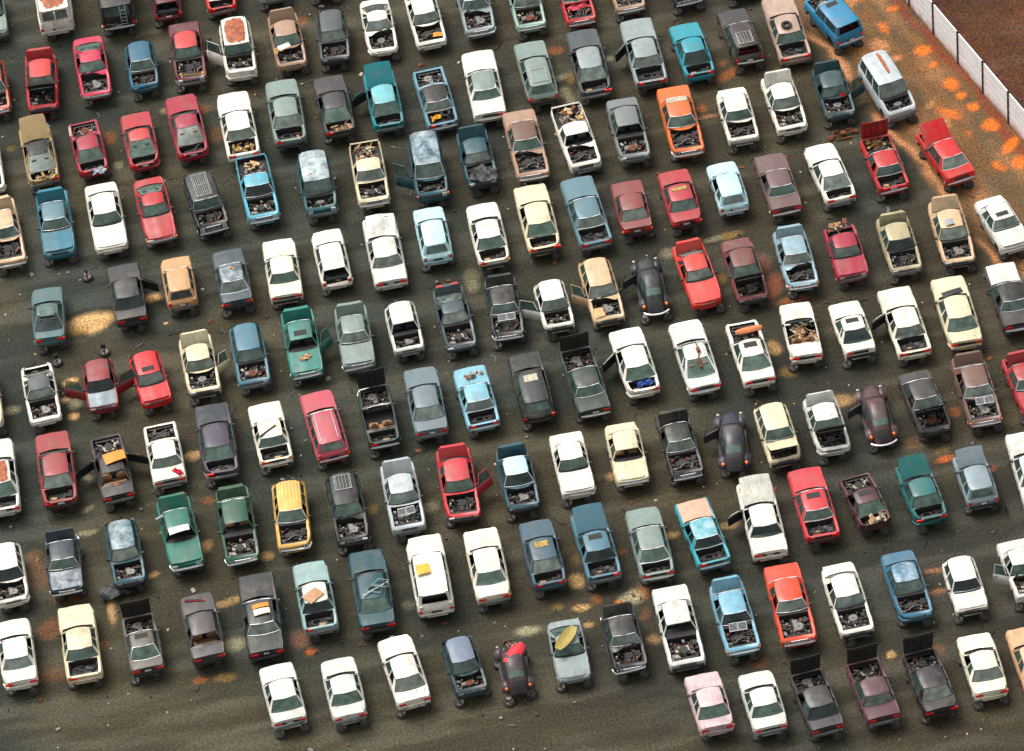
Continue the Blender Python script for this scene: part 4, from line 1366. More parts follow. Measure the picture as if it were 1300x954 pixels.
def door_mesh(ty, s, which, opened=False):
    T = SP[ty]
    xa, xb = door_span(T, which)
    b = MB()
    th = 0.09 if opened else 0.012

    def fn(u, v):
        x = xa + (xb - xa) * u
        w = half_w(T, x)
        zt = top_z(T, x)
        prof = [(w - 0.015, 0.27), (w + 0.005, 0.42), (w + 0.015, 0.58), (w, zt - 0.07), (w - 0.045, zt + 0.002)]
        k = min(3.9999, v * 4)
        i = int(k)
        f = k - i
        y = prof[i][0] * (1 - f) + prof[i + 1][0] * f
        z = prof[i][1] * (1 - f) + prof[i + 1][1] * f
        return (x - xa, s * (y + 0.013), z)
    b.slab(fn, 4, 4, lambda p: (p[0], p[1] - s * (th + .001), p[2]), 0, 1, 1)
    # handle
    L = abs(xb - xa)
    zt = top_z(T, xb)
    wy = s * (half_w(T, xb) + 0.02)
    b.box(-L + .10, -L + .26, min(wy, wy + s * .02), max(wy, wy + s * .02), zt - .13, zt - .10, 1)
    if opened:
        # window frame carried by the door
        segs = [(t0, t1) for k, t0, t1 in T['segs'] if k == 'w']
        t0, t1 = segs[min(which, len(segs) - 1)]
        a0, h0 = side_pts(T, t0, s)
        a1, h1 = side_pts(T, t1, s)
        o = Vector((-xa, 0, 0))
        b.tube([a0 + o, h0 + o, h1 + o, a1 + o], 0.022, 0, 5)
    return b.mesh('door', ['car_paint', 'black_trim'])


def door_pane(ty, s, which, origin):
    T = SP[ty]
    segs = [(t0, t1) for k, t0, t1 in T['segs'] if k == 'w']
    t0, t1 = segs[min(which, len(segs) - 1)]
    a0, h0 = side_pts(T, t0, s)
    a1, h1 = side_pts(T, t1, s)
    o = Vector((-origin, -s * 0.02, 0))
    b = MB()
    b.add([a0 + o, a1 + o, h1 + o, h0 + o], [(0, 1, 2, 3)])
    return b.mesh('window', ['window_glass'], False)


def bumper_mesh(ty, front, style):
    T = SP[ty]
    h = T['L'] / 2
    sg = 1 if front else -1
    W = T['W'] / 2
    b = MB()
    z0, z1 = (0.36, 0.53) if style != 'chrome' else (0.40, 0.53)
    d = 0.10 if style != 'car_paint' else 0.07
    # swept section following the plan curve, wrapping the corners
    pts = []
    for k in range(13):
        y = -1 + 2 * k / 12
        ay = abs(y)
        x = h + d - 0.10 * ay ** 4 - (0.28 * max(0, (ay - .86) / .14) ** 1.5)
        yy = y * W * 1.01 if ay < .9 else math.copysign(W * (0.91 + 0.105 * min(1, (ay - .9) / .05)), y)
        pts.append((x, yy))
    prof = [(-0.10, z0), (-0.02, z0), (0, z0 + .03), (0, z1 - .03), (-0.02, z1), (-0.10, z1)]
    vs = []
    for (x, y) in pts:
        for dx, z in prof:
            vs.append((sg * (x + dx), y * (1 + dx * 0.3), z))
    n = len(prof)
    fs = []
    for i in range(len(pts) - 1):
        for k in range(n):
            k2 = (k + 1) % n
            q = (i * n + k, (i + 1) * n + k, (i + 1) * n + k2, i * n + k2)
            fs.append(q if sg > 0 else q[::-1])
    fs += [tuple(range(n)), tuple((len(pts) - 1) * n + k for k in range(n))]
    b.add(vs, fs, 0)
    if style == 'chrome':
        b.box(*( (h + .02, h + d + .012) if front else (-h - d - .012, -h - .02)), -W * .8, W * .8, z0 + .045, z0 + .075, 1)
    elif style in ('grey_trim', 'silver_trim', 'car_paint'):
        b.box(*( (h + .02, h + d + .006) if front else (-h - d - .006, -h - .02)), -W * .7, W * .7, z1 - .05, z1 - .03, 1)
    return b.mesh('bumper', [style, 'black_trim'])


def grille_mesh(ty, style):
    T = SP[ty]
    h = T['L'] / 2
    b = MB()
    z1 = T['zh'] - 0.07
    z0 = 0.56
    w = T['W'] / 2 * 0.46
    b.box(h - 0.03, h + 0.012, -w, w, z0, z1, 1)
    k = 4
    for i in range(k):
        z = z0 + (z1 - z0) * (i + .5) / k
        b.box(h + .012, h + 0.022, -w + .02, w - .02, z - .006, z + .006, 0)
    if style:
        b.box(h + .012, h + .03, -.012, .012, z0, z1, 0)
        b.box(h + .006, h + .03, -w - .01, w + .01, z1 - .005, z1 + .012, 0)
    return b.mesh('grille', ['chrome' if style else 'grey_trim', 'black_trim'], False)


def lamp_mesh(ty, front, style, col='red_lens'):
    """one lamp, origin on the car's nose or tail face"""
    T = SP[ty]
    h = T['L'] / 2
    w = T['W'] / 2
    b = MB()
    if front:
        z1, z0 = T['zh'] - 0.065, 0.565
        if style == 'round':
            for y in (-.09, .09):
                b.cyl((h - .02, y, (z0 + z1) / 2), .062, .05, 12, 0, .055, axis='x')
            b.box(h - .02, h + .014, -.17, .17, z0, z1, 1)
        else:
            b.box(h - .06, h + .022, -.15, .13, z0 + .005, z1, 0, .012)
    else:
        z0, z1 = (0.62, 0.74) if T['kind'] != 'h' else (0.62, 0.80)
        if T['kind'] == 'h':
            b.box(-h - .02, -h + .06, -.09, .09, z0, z1, 0, .012)
        else:
            b.box(-h - .022, -h + .06, -.22, .17, z0 - .01, z1 + .02, 0, .012)
    return b.mesh('lamp', [('clear_lens' if front else col), 'black_trim'])


def cowl_mesh(ty, var):
    """torn strip of bodywork left along the windscreen base"""
    T = SP[ty]
    r = random.Random(var)
    ph = r.uniform(0, 6)
    b = MB()

    def fn(u, v):
        y = -1 + 2 * v
        x = T['cowl'] - .10 + .10 * (1 - y * y) + u * (.14 + .10 * math.sin(y * 3 + ph) * (var % 3))
        w = half_w(T, x) - .12
        z = top_z(T, x) + .02 + .05 * u * (1 - y * y) + .03 * math.sin(y * 6 + ph) * u * (var % 3)
        return (x, y * w, z)
    b.slab(fn, 3, 12, .02, 0, 1, 1)
    return b.mesh('cowl_panel', ['car_paint', 'dark_bay'])


def engine_mesh(var):
    """bare engine bay contents in a unit bay: x 0..1 from firewall to nose, y -1..1"""
    r = random.Random(100 + var)
    b = MB()
    L, Wd = 1.0, 0.62
    east = var % 2
    # block and cover
    if east:
        b.box(.25, .68, -.42, .30, .38, .60, 0, .03)
        b.box(.32, .58, -.38, .22, .60, .67, [1, 0, 3][var % 3], .02)
    else:
        b.box(.12, .80, -.20, .20, .38, .60, 0, .03)
        b.box(.18, .72, -.12, .10, .60, .69, [0, 1, 0][var % 3], .02)
    # air cleaner
    c = (.45 + r.uniform(-.1, .1), r.uniform(-.15, .15), .66)
    b.cyl(c, .19, .06, 18, [1, 0, 4, 2][var % 4])
    b.cyl((c[0], c[1], c[2] + .06), .03, .02, 8, 0)
    # battery, bottles, boxes
    b.box(.12, .36, .36, .54, .5, .67, 4, .01)
    b.box(.08, .22, -.55, -.42, .52, .66, 3 if var % 3 == 0 else 0, .02)
    b.box(.62, .80, -.56, -.42, .45, .62, 1, .01)
    # radiator and slam panel
    b.box(.88, .93, -.50, .50, .40, .66, 0)
    b.box(.86, .94, -.52, .52, .655, .675, 0)
    b.box(.93, .95, -.3, .3, .42, .62, 4)
    # hoses
    for k in range(12):
        p = Vector((r.uniform(.1, .8), r.uniform(-.5, .5), r.uniform(.5, .68)))
        q = Vector((r.uniform(.1, .9), r.uniform(-.5, .5), r.uniform(.5, .68)))
        m = (p + q) / 2 + Vector((r.uniform(-.1, .1), r.uniform(-.12, .12), .07))
        b.tube([p, (p + m) / 2 + Vector((0, 0, .03)), m, (q + m) / 2, q], r.uniform(.012, .028), r.choice([4, 4, 0, 1]), 5)
    # small parts
    for k in range(44):
        x, y = r.uniform(.04, .95), r.uniform(-.58, .58)
        z = r.uniform(.48, .68)
        sx, sy = r.uniform(.02, .07), r.uniform(.02, .08)
        M = Matrix.Translation((x, y, z)) @ Matrix.Rotation(r.uniform(0, 3), 4, 'Z') @ Matrix.Rotation(r.uniform(-.5, .5), 4, 'X')
        mt = r.choice([0, 0, 0, 0, 1, 1, 2, 2, 3, 4, 4])
        if r.random() < .5:
            b.box(-sx, sx, -sy, sy, -.03, .03, mt, 0, M)
        else:
            b.cyl((x, y, z - .03), sx, .06, 8, mt)
    return b.mesh('engine', ['iron', 'alloy', 'rust', 'bottle_plastic', 'rubber'])


def lining_mesh(var):
    """unit boot contents: x 0..1, y -1..1"""
    r = random.Random(300 + var)
    b = MB()
    b.box(.02, .98, -.55, .55, .445, .455, 1)
    if var % 2 == 0:
        prof = [(.17, 0), (.26, .02), (.30, .07), (.30, .12), (.26, .17), (.17, .19), (.15, .10), (.17, 0)]
        b.revolve((.5, .12, .46), prof, 18, 0)
    for k in range(9):
        x, y = r.uniform(.15, .85), r.uniform(-.45, .45)
        M = Matrix.Translation((x, y, .50 + r.uniform(0, .14))) @ Matrix.Rotation(r.uniform(0, 3), 4, 'Z') @ Matrix.Rotation(r.uniform(-.6, .6), 4, 'X')
        a, c = r.uniform(.04, .16), r.uniform(.04, .2)
        b.box(-a, a, -c, c, -.012, .012, r.choice([0, 1, 2, 3, 4, 5, 1, 0]), 0, M)
    for k in range(3):
        b.tube([(r.uniform(.1, .9), r.uniform(-.5, .5), .5), (r.uniform(.1, .9), r.uniform(-.5, .5), .62), (r.uniform(.1, .9), r.uniform(-.5, .5), .55)], .015, r.choice([1, 4]), 5)
    return b.mesh('boot_lining', ['rubber', 'cabin_trim', 'seat_grey', 'card', 'alloy', 'rust'])


def seat_mesh(wide):
    b = MB()
    w = .62 if wide else .24
    b.box(-.25, .25, -w, w, .40, .58, 0, .05)
    M = Matrix.Translation((-.25, 0, .52)) @ Matrix.Rotation(-.28, 4, 'Y')
    b.box(-.07, .07, -w, w, 0, .56 if not wide else .42, 0, .05, M)
    if not wide:
        M2 = Matrix.Translation((-.41, 0, 1.06)) @ Matrix.Rotation(-.28, 4, 'Y')
        b.box(-.04, .04, -.12, .12, 0, .16, 0, .03, M2)
    return b.mesh('seat', ['seat_grey'])


def dash_mesh():
    b = MB()
    b.box(-.22, .10, -.68, .68, .66, .86, 0, .05)
    b.tube([(-.38 + .05 * math.cos(a), .36 + .18 * math.sin(a), .84 + .17 * math.cos(a)) for a in [2 * PI * k / 14 for k in range(15)]], .014, 0, 5)
    b.tube([(-.38, .36, .84), (-.2, .36, .76)], .025, 0, 5)
    return b.mesh('dashboard', ['cabin_trim'])


def mirror_mesh(s):
    b = MB()
    b.box(-.05, .05, 0 if s > 0 else -.16, .16 if s > 0 else 0, -.05, .06, 0, .02)
    b.box(-.058, -.05, .02 if s > 0 else -.14, .14 if s > 0 else -.02, -.035, .045, 1)
    return b.mesh('door_mirror', ['black_trim', 'screen_glass'])


def rack_mesh(ty, long=False):
    T = SP[ty]
    b = MB()
    x0, x1 = (T['rt'] + .15, T['rt'] + 1.15) if not long else (T['rt'] + .2, T['wt'] - .2)
    z = T['zr'] + .075
    for y in (-.42, .42):
        b.tube([(x0, y, z), (x1, y, z)], .018, 0, 6)
    k = 5 if not long else 7
    for x in (x0, x1) if not long else (x0, (x0 + x1) / 2, x1):
        b.tube([(x, -.44, z), (x, .44, z)], .018, 0, 6)
    for i in range(k):
        y = -.34 + .68 * i / (k - 1)
        b.tube([(x0, y, z - .01), (x1, y, z - .01)], .010, 0, 4)
    for x in (x0 + .05, x1 - .05):
        for y in (-.42, .42):
            b.tube([(x, y, z), (x, y, T['zr'] - .01)], .015, 0, 5)
    return b.mesh('roof_rack', ['silver_trim'])


def sunroof_mesh(ty, w=.34, l=.34, mat='dark_bay'):
    T = SP[ty]
    b = MB()
    x1 = T['wt'] - .16
    b.box(x1 - l, x1, -w, w, T['zr'] + .005, T['zr'] + .046, 0, .006)
    b.tube([(x1 - l, -w, T['zr'] + .036), (x1, -w, T['zr'] + .036), (x1, w, T['zr'] + .036), (x1 - l, w, T['zr'] + .036), (x1 - l, -w, T['zr'] + .036)], .014, 1, 4)
    return b.mesh('sunroof', [mat, 'black_trim'])


# stand: a tyre lying flat with a steel rim and post welded on top of it
def stand_mesh():
    b = MB()
    prof = [(.19, .02), (.27, .0), (.32, .04), (.328, .08), (.32, .12), (.27, .165), (.20, .15), (.19, .08), (.19, .02)]
    b.revolve((0, 0, 0), prof, 18, 0)
    b.revolve((0, 0, 0), [(.205, .145), (.16, .13), (.13, .05), (.05, .04)], 16, 1)
    b.cyl((0, 0, .06), .06, .37, 8, 1)
    b.cyl((0, 0, .42), .13, .03, 12, 1)
    return b


# ------------------------------------------------------------------ beetle shaped car
def beetle_parts():
    L, W = 4.05, 1.54
    b = MB()
    # centre shell: stations of (x, half width, z base, z top)
    st = [(-2.0, .34, .42, .50), (-1.92, .42, .36, .70), (-1.7, .48, .3, .92), (-1.4, .54, .26, 1.12), (-1.05, .58, .25, 1.30), (-.7, .62, .25, 1.42), (-.3, .64, .25, 1.49),
          (.05, .645, .25, 1.48), (.28, .64, .25, 1.40), (.46, .62, .25, 1.18), (.60, .60, .25, 1.00), (.95, .54, .27, .95), (1.3, .47, .28, .88), (1.6, .38, .30, .76), (1.85, .27, .34, .60), (1.95, .2, .38, .46)]
    n = 16
    rings = []
    for x, w, z0, z1 in st:
        ring = []
        for k in range(n + 1):
            a = PI * k / n
            c, s_ = math.cos(a), math.sin(a)
            y = w * math.copysign(abs(c) ** .62, c)
            z = z0 + (z1 - z0) * s_ ** .62
            ring.append((x, y, z))
        rings.append(ring)
    vs = [p for r in rings for p in r]
    fs = []
    for i in range(len(rings) - 1):
        for k in range(n):
            fs.append((i * (n + 1) + k, i * (n + 1) + k + 1, (i + 1) * (n + 1) + k + 1, (i + 1) * (n + 1) + k))
    for i in range(len(rings) - 1):
        fs.append((i * (n + 1), (i + 1) * (n + 1), (i + 2) * (n + 1) - 1, (i + 1) * (n + 1) - 1))
    fs += [tuple(range(n + 1)), tuple(range((len(rings) - 1) * (n + 1), len(rings) * (n + 1)))]
    b.add(vs, fs, 0)
    # running boards
    for s in (1, -1):
        b.box(-.75, .8, *(sorted((s * .58, s * .76))), .24, .29, 1)
    body = b.mesh('body', ['car_paint', 'black_trim', 'dark_bay'], True, 50)
    # fender: fat arch shape
    def fender(front):
        f = MB()
        r = .40
        def fn(u, v):
            a = PI * (0.02 + .96 * u)
            q = math.sin(PI * min(1, v * 1.0) * .5 + PI * .5 * 0)
            y = .22 * (v - .35)
            bulge = math.cos((v - .3) * PI * .75)
            rr = r * (.74 + .30 * max(0, bulge))
            return (rr * 1.18 * math.cos(a), y * 1.7, .30 + rr * math.sin(a))
        f.slab(fn, 12, 6, lambda p: (p[0] * .9, p[1] * .9, .30 + (p[2] - .30) * .88), 0, 1)
        return f.mesh('fender', ['car_paint', 'dark_bay'], True, 60)
    return body, fender

BST = [(-2.0, .34, .42, .50), (-1.92, .42, .36, .70), (-1.7, .48, .3, .92), (-1.4, .54, .26, 1.12), (-1.05, .58, .25, 1.30), (-.7, .62, .25, 1.42), (-.3, .64, .25, 1.49),
       (.05, .645, .25, 1.48), (.28, .64, .25, 1.40), (.46, .62, .25, 1.18), (.60, .60, .25, 1.00), (.95, .54, .27, .95), (1.3, .47, .28, .88), (1.6, .38, .30, .76), (1.85, .27, .34, .60), (1.95, .2, .38, .46)]


def bsurf(x, a, off=0.0):
    for i in range(len(BST) - 1):
        if BST[i][0] <= x <= BST[i + 1][0]:
            t = (x - BST[i][0]) / (BST[i + 1][0] - BST[i][0])
            w, z0, z1 = [BST[i][k] * (1 - t) + BST[i + 1][k] * t for k in (1, 2, 3)]
            break
    c, s_ = math.cos(a), math.sin(a)
    return (x, (w + off) * math.copysign(abs(c) ** .62, c), z0 + (z1 + off - z0) * s_ ** .62)


def bpatch(x0, x1, a0, a1, off, mat, name):
    b = MB()

    def fn(u, v):
        # rounded corners
        uu, vv = u * 2 - 1, v * 2 - 1
        k = 1 - .10 * (uu * uu * vv * vv)
        return bsurf((x0 + x1) / 2 + (x1 - x0) / 2 * uu * k, rad((a0 + a1) / 2 + (a1 - a0) / 2 * vv * k), off)
    b.grid(fn, 5, 6, 0)
    return b.mesh(name, [mat])


# ------------------------------------------------------------------ colours
def P(r, g, b, k=0.78):
    c = srgb(r, g, b)
    if c[2] > c[1] > c[0]:
        c = (c[0], c[1] + (c[2] - c[1]) * .32, c[2])
    l = .3 * c[0] + .6 * c[1] + .1 * c[2]
    k *= min(1.0, (l / .16) ** .22)
    return tuple(max(.004, min(.85, (l + (q - l) * 1.07) * k)) for q in c)


COLR = {
    'white': P(236, 231, 216, .90), 'whiteg': P(218, 218, 208, .88), 'whitec': P(232, 230, 216, .9), 'ivory': P(236, 230, 206, .92), 'cream': P(226, 212, 178, .88),
    'creamw': P(238, 228, 206, .92), 'sage': P(132, 150, 142), 'mint': P(158, 190, 170), 'black': P(34, 36, 38), 'blackg': P(36, 46, 46), 'blackp': P(46, 38, 44),
    'maroon': P(110, 24, 42), 'scarlet': P(205, 26, 32), 'brown': P(120, 88, 76), 'orangered': P(205, 74, 44), 'red': P(190, 40, 46), 'redl': P(205, 66, 62),
    'rose': P(205, 44, 80), 'blue': P(28, 84, 128), 'tan': P(176, 142, 118), 'slate': P(72, 80, 86), 'silver': P(150, 162, 162), 'navy': P(36, 44, 66),
    'royal': P(0, 106, 178), 'charcoal': P(62, 60, 62), 'crimson': P(168, 32, 58), 'turq': P(24, 128, 140), 'aqua': P(120, 190, 198), 'skyd': P(104, 140, 170),
    'turqb': P(30, 142, 168), 'darkbrown': P(64, 50, 46), 'beige': P(188, 160, 142), 'gold': P(178, 152, 108), 'redm': P(180, 52, 60), 'orange': P(228, 112, 52),
    'dteal': P(36, 74, 82), 'silverw': P(196, 202, 206), 'sky': P(96, 168, 200), 'teal': P(18, 92, 104), 'petrol': P(22, 76, 100), 'grey': P(120, 126, 126),
    'blued': P(14, 108, 140), 'steel': P(92, 124, 140), 'peach': P(224, 190, 152), 'ice': P(190, 222, 230, .88), 'rust': P(142, 66, 66), 'mauve': P(112, 84, 84),
    'tealg': P(82, 112, 116), 'apricot': P(212, 164, 118), 'apricot2': P(224, 178, 136), 'navyg': P(62, 78, 92), 'coral': P(226, 66, 60), 'inky': P(26, 30, 50),
    'dustyred': P(122, 62, 62), 'steelw': P(150, 172, 190), 'khaki': P(186, 174, 138), 'rusty': P(84, 52, 58), 'plum': P(46, 44, 66), 'dgreen': P(46, 66, 58),
    'skyl': P(136, 184, 210), 'steelg': P(108, 124, 134), 'pink': P(196, 82, 96), 'plumn': P(74, 66, 86), 'teal2': P(14, 128, 116), 'steelb': P(78, 116, 142),
    'vred': P(222, 28, 44), 'dred': P(150, 46, 50), 'greyb': P(140, 152, 164), 'greyd': P(84, 88, 92), 'brick': P(160, 62, 62), 'burnt': P(48, 44, 46),
    'green': P(22, 88, 62), 'jade': P(14, 116, 98), 'jade2': P(6, 112, 112), 'yellow': P(236, 190, 104), 'navy2': P(38, 50, 72), 'coralr': P(206, 58, 66),
    'steeld': P(68, 88, 112), 'cyan': P(58, 158, 176), 'salmon': P(236, 176, 150), 'maroon2': P(88, 40, 50), 'bluem': P(60, 100, 142), 'plumr': P(96, 56, 66),
    'tomato': P(232, 76, 48), 'skyb': P(126, 170, 202), 'plum2': P(74, 54, 64), 'navyt': P(26, 60, 84), 'slateb': P(112, 116, 148), 'tealw': P(150, 178, 176),
    'petrol2': P(22, 74, 92), 'taupe': P(104, 98, 88), 'greyd2': P(78, 72, 74), 'roseW': P(214, 190, 190), 'brownd': P(96, 70, 62),
}

ENG = [None] * 6
STANDS = []


def aperture_mesh(ty, s, w):
    T = SP[ty]
    xa, xb = door_span(T, w)
    b = MB()
    b.grid(lambda u, v: (xa - .04 + (xb - xa + .08) * u, s * (half_w(T, xa + (xb - xa) * u) + .019 - .045 * (v > .8)), .30 + (top_z(T, xa) - .30) * v), 4, 5, 0)
    return b.mesh('door_opening', ['cabin_trim'], False)


def build_car(e, idx):
    x, y, hd, ratio, ty, dr, colname, opts, label = e
    opts = opts.split()
    rnd = random.Random(idx * 7 + 3)
    base = COLR[colname]
    O = {o.split(':')[0]: (o.split(':')[1] if ':' in o else True) for o in opts}
    near = [o[1] for o in opts if len(o) == 2 and o[0] == 'N'][0]
    far = ([o[1] for o in opts if len(o) == 2 and o[0] == 'F'] + ['c'])[0]
    cat = {'pick': 'pickup', 'mvan': 'minivan', 'van': 'van', 'suv': 'off-roader'}.get(ty, 'car')
    nm = {'sed': 'sedan_car', 'coupe': 'coupe_car', 'hatch': 'hatchback_car', 'wagon': 'estate_car', 'suv': 'off_roader', 'van': 'panel_van', 'mvan': 'minivan',
          'pick': 'pickup_truck', 'beetle': 'round_backed_car', 'conv': 'open_topped_car'}[ty]
    root = bpy.data.objects.new(nm, None)
    COL.objects.link(root)
    root.empty_display_size = .3
    yaw = rad(hd) + (PI if dr == 'F' else 0)
    tz = rad(rnd.uniform(-1.2, 1.2))
    root.location = (x, y, 0.30 + rnd.uniform(-.02, .03))
    root.rotation_euler = (tz * .6, tz, yaw)
    sy = 1 + max(0, ratio - 1) * 0.25
    root.scale = (ratio, sy, 1.0)
    tag(root, label, cat, 'wrecked cars parked in rows')
    Ls = 4.05 if ty == 'beetle' else SP[ty]['L']
    # stands under both axles
    for end in (-1, 1):
        isnear = (end == 1) == (dr == 'F')
        for s in (-1, 1):
            lx = end * (Ls / 2 - (rnd.choice([.12, .2, .42]) if isnear else 0.85) - rnd.uniform(0, .12)) * ratio
            ly = s * rnd.uniform(.36, .72)
            wx = x + lx * math.cos(yaw) - ly * math.sin(yaw)
            wy = y + lx * math.sin(yaw) + ly * math.cos(yaw)
            STANDS.append((wx, wy, isnear, rnd.random()))
    if ty == 'beetle':
        return build_beetle(root, base, O, near, far, rnd, idx)
    if ty == 'sed':
        ty = 'sedC' if 'big' in O or 'ch' in O and idx % 2 else ('sed', 'sedB', 'sed', 'sedC')[idx % 4]
    if ty == 'coupe' and idx % 2:
        ty = 'coupeB'
    bv = rnd.randrange(5)
    T = SP[ty]
    h = T['L'] / 2
    roofc = COLR[O['roof']] if 'roof' in O else base
    hoodc = COLR[O['hood']] if 'hood' in O else base
    bodymat = 'burnt_paint' if colname == 'burnt' else None
    roofmat = None
    for k, m in (('rustroof', 'rusted_paint'), ('fadedroof', 'chalky_paint'), ('peelroof', 'peeling_paint'), ('peelblue', 'peeling_paint')):
        if k in O:
            roofmat = m
    if ty == 'mvan' and colname == 'silverw':
        roofmat = 'rust_line_paint'
    if bodymat:
        roofmat = 'matt_paint'
    if 'roof' in O and O['roof'] in ('black', 'brown', 'sage', 'greyd'):
        roofmat = 'matt_paint'

    body = put('body', cached(('body', ty, bv), lambda: body_mesh(ty, bv)), root, color=base, mat0=bodymat)
    # ---- roof
    if ty != 'conv':
        rf = put('roof', cached(('roof', ty, 'ribs' in O), lambda: roof_mesh(ty, 'ribs' in O)), root, color=roofc, mat0=roofmat)
        if 'sun' in O:
            put('sunroof', cached(('sun', ty, 1), lambda: sunroof_mesh(ty)), root)
        if 'sungl' in O:
            put('sunroof', cached(('sun', ty, 2), lambda: sunroof_mesh(ty, .4, .8, 'screen_glass')), root)
        if 'suntan' in O or 'suncream' in O:
            put('sunroof', cached(('sun', ty, 3), lambda: sunroof_mesh(ty, .36, .42, 'foam' if 'suntan' in O else 'bottle_plastic')), root)
        if 'sunw' in O:
            put('sunroof', cached(('sun', ty, 1), lambda: sunroof_mesh(ty)), root)
    if 'rack' in O or 'bars' in O:
        put('roof_rack', cached(('rack', ty, 'bars' in O), lambda: rack_mesh(ty, 'bars' in O)), root)
    if 'rails' in O:
        def rails():
            b = MB()
            for s in (-1, 1):
                b.tube([(T['rt'] + .1, s * .46, T['zr'] + .05), (T['wt'] - .1, s * .46, T['zr'] + .055)], .02, 0, 5)
            return b.mesh('roof_rail', ['silver_trim'])
        put('roof_rail', cached(('rails', ty), rails), root)
    if 'vinyl' in O:
        def band():
            b = MB()
            b.box(T['rb'] + .02, T['rt'] + .10, -.57, .57, T['zr'] - .1, T['zr'] + .045, 0, .03)
            return b.mesh('roof_band', ['bottle_plastic'])
        put('roof_band', cached(('vinyl', ty), band), root, loc=(.18, 0, 0))
    if 'tanpatch' in O:
        put('sunroof', cached(('sun', ty, 4), lambda: sunroof_mesh(ty, .42, .30, 'foam')), root)
    if 'louvre' in O:
        def louvre():
            b = MB()
            fn = screen_fn(T, False, .05)
            for k in range(7):
                v0 = .08 + .84 * k / 7
                b.grid(lambda a, c: (lambda p: (p[0] - .02, p[1], p[2] + .045))(fn(a, v0 + .07 * c)), 3, 1, 0, True)
            return b.mesh('window_louvre', ['black_trim'], False)
        put('window_louvre', cached(('louvre', ty), louvre), root)

    # ---- glass
    front_near = dr == 'F'
    br = 'ch' in O or rnd.random() < .22
    gm = rnd.choice([None, None, None, 'dusty_glass', 'dark_glass', 'dusty_glass'])
    if not ('gw' in O and front_near):
        put('windscreen', cached(('ws', ty, br), lambda: screen_mesh(ty, True, br)), root, mat0=gm)
    if T['kind'] != 'h' and ty != 'conv' and not ('gw' in O and not front_near):
        put('rear_window', cached(('rw', ty, br), lambda: screen_mesh(ty, False, br)), root, mat0=gm)

    # ---- doors with their windows
    for s in (1, -1):
        img_left = (s == 1) == (dr == 'R')
        opened = ('dl' in O or 'dl2' in O) if img_left else ('dr' in O)
        for w in range(T['doors']):
            op = opened and (w == 0 or 'dl2' in O)
            xa, xb = door_span(T, w)
            rot = None
            gone = (not op) and ty not in ('van', 'conv') and rnd.random() < .07
            if op:
                ang = rad(rnd.uniform(48, 66)) * (-s)
                rot = (0, 0, ang)
            if gone:
                put('door_opening', cached(('ap', ty, s, w), lambda: aperture_mesh(ty, s, w)), root)
                continue
            d = put('door', cached(('door', ty, s, w, op), lambda: door_mesh(ty, s, w, op)), root, loc=(xa, 0, 0), color=base, mat0=bodymat)
            if op:
                # hinge sits on the flank, so turn about that point
                piv = Vector((0, s * half_w(T, xa), 0))
                R = Matrix.Rotation(rot[2], 4, 'Z')
                d.location = Vector((xa, 0, 0)) + piv - (R @ piv)
                d.rotation_euler = rot

                put('door_opening', cached(('ap', ty, s, w), lambda: aperture_mesh(ty, s, w)), root)
            if rnd.random() < .78 or op:
                if ty != 'conv':
                    put('window', cached(('dp', ty, s, w, op), lambda: door_pane(ty, s, w, xa)), d)
        ws = [(t0, t1) for k, t0, t1 in T['segs'] if k == 'w']
        for t0, t1 in ws[T['doors']:]:
            put('quarter_window', cached(('qw', ty, s, t0), lambda: pane(T, s, t0, t1)), root)
        if rnd.random() < .62:
            put('door_mirror', cached(('mir', s), lambda: mirror_mesh(s)), root, loc=(T['cowl'] - .30, s * (half_w(T, T['cowl'] - .3) - .02), T['zb'] + .04))

    # ---- interior
    fx = (T['wt'] + T['cowl']) / 2 - .95
    seatm = {'darkbrown': 'seat_red', 'royal': 'seat_red', 'cream': 'seat_tan', 'tan': 'seat_tan', 'peach': 'seat_tan', 'conv': 'seat_tan'}.get(colname, 'seat_tan' if ty == 'conv' or rnd.random() < .25 else None)
    zs = 0 if T['zr'] < 1.5 else .12
    for s in (-1, 1):
        put('seat', cached(('seat', 0), lambda: seat_mesh(False)), root, loc=(fx, s * .36, zs - .02), mat0=seatm)
    if T['kind'] != 'p' and ty != 'van':
        put('rear_seat', cached(('seat', 1), lambda: seat_mesh(True)), root, loc=(max(fx - .85, T['rb'] + .52), 0, zs - .08), mat0=seatm)
    put('dashboard', cached(('dash', 0), dash_mesh), root, loc=(T['cowl'] - .12, 0, T['zb'] - .92))

    # ---- bonnet and engine
    hs = near if front_near else far
    bs = far if front_near else near
    if hs in 'xor':
        k = rnd.randrange(6)
        bx0, bx1 = T['cowl'] + .06, h - .20
        en = put('engine', cached(('eng', k), lambda: engine_mesh(k)), root, loc=(bx0, 0, T['zh'] - .74))
        en.scale = (bx1 - bx0, (half_w(T, bx0) - .17) / .62, 1)
    if hs == 'x' and rnd.random() < .6:
        cv = rnd.randrange(6)
        put('cowl_panel', cached(('cowl', ty, cv), lambda: cowl_mesh(ty, cv)), root, color=hoodc)
    if hs == 'c':
        m, o = cached(('hood', ty), lambda: hood_mesh(ty))
        hm = 'peeling_paint' if 'peelhood' in O else ('rust_streaked_paint' if 'rusthood' in O else None)
        put('bonnet', m, root, loc=o, rot=(0, rad(-rnd.choice([0, 0, .8, 2.2])), 0), color=hoodc, mat0=hm)
    elif hs == 'b':
        m, o = cached(('hoodb', ty), lambda: hood_mesh(ty, 'rear', True))
        put('bonnet', m, root, loc=o, rot=(0, rad(-7), rad(-4)), color=hoodc)
    elif hs == 'o':
        m, o = cached(('hood', ty), lambda: hood_mesh(ty))
        a = rnd.uniform(50, 62) if front_near else rnd.uniform(34, 52)
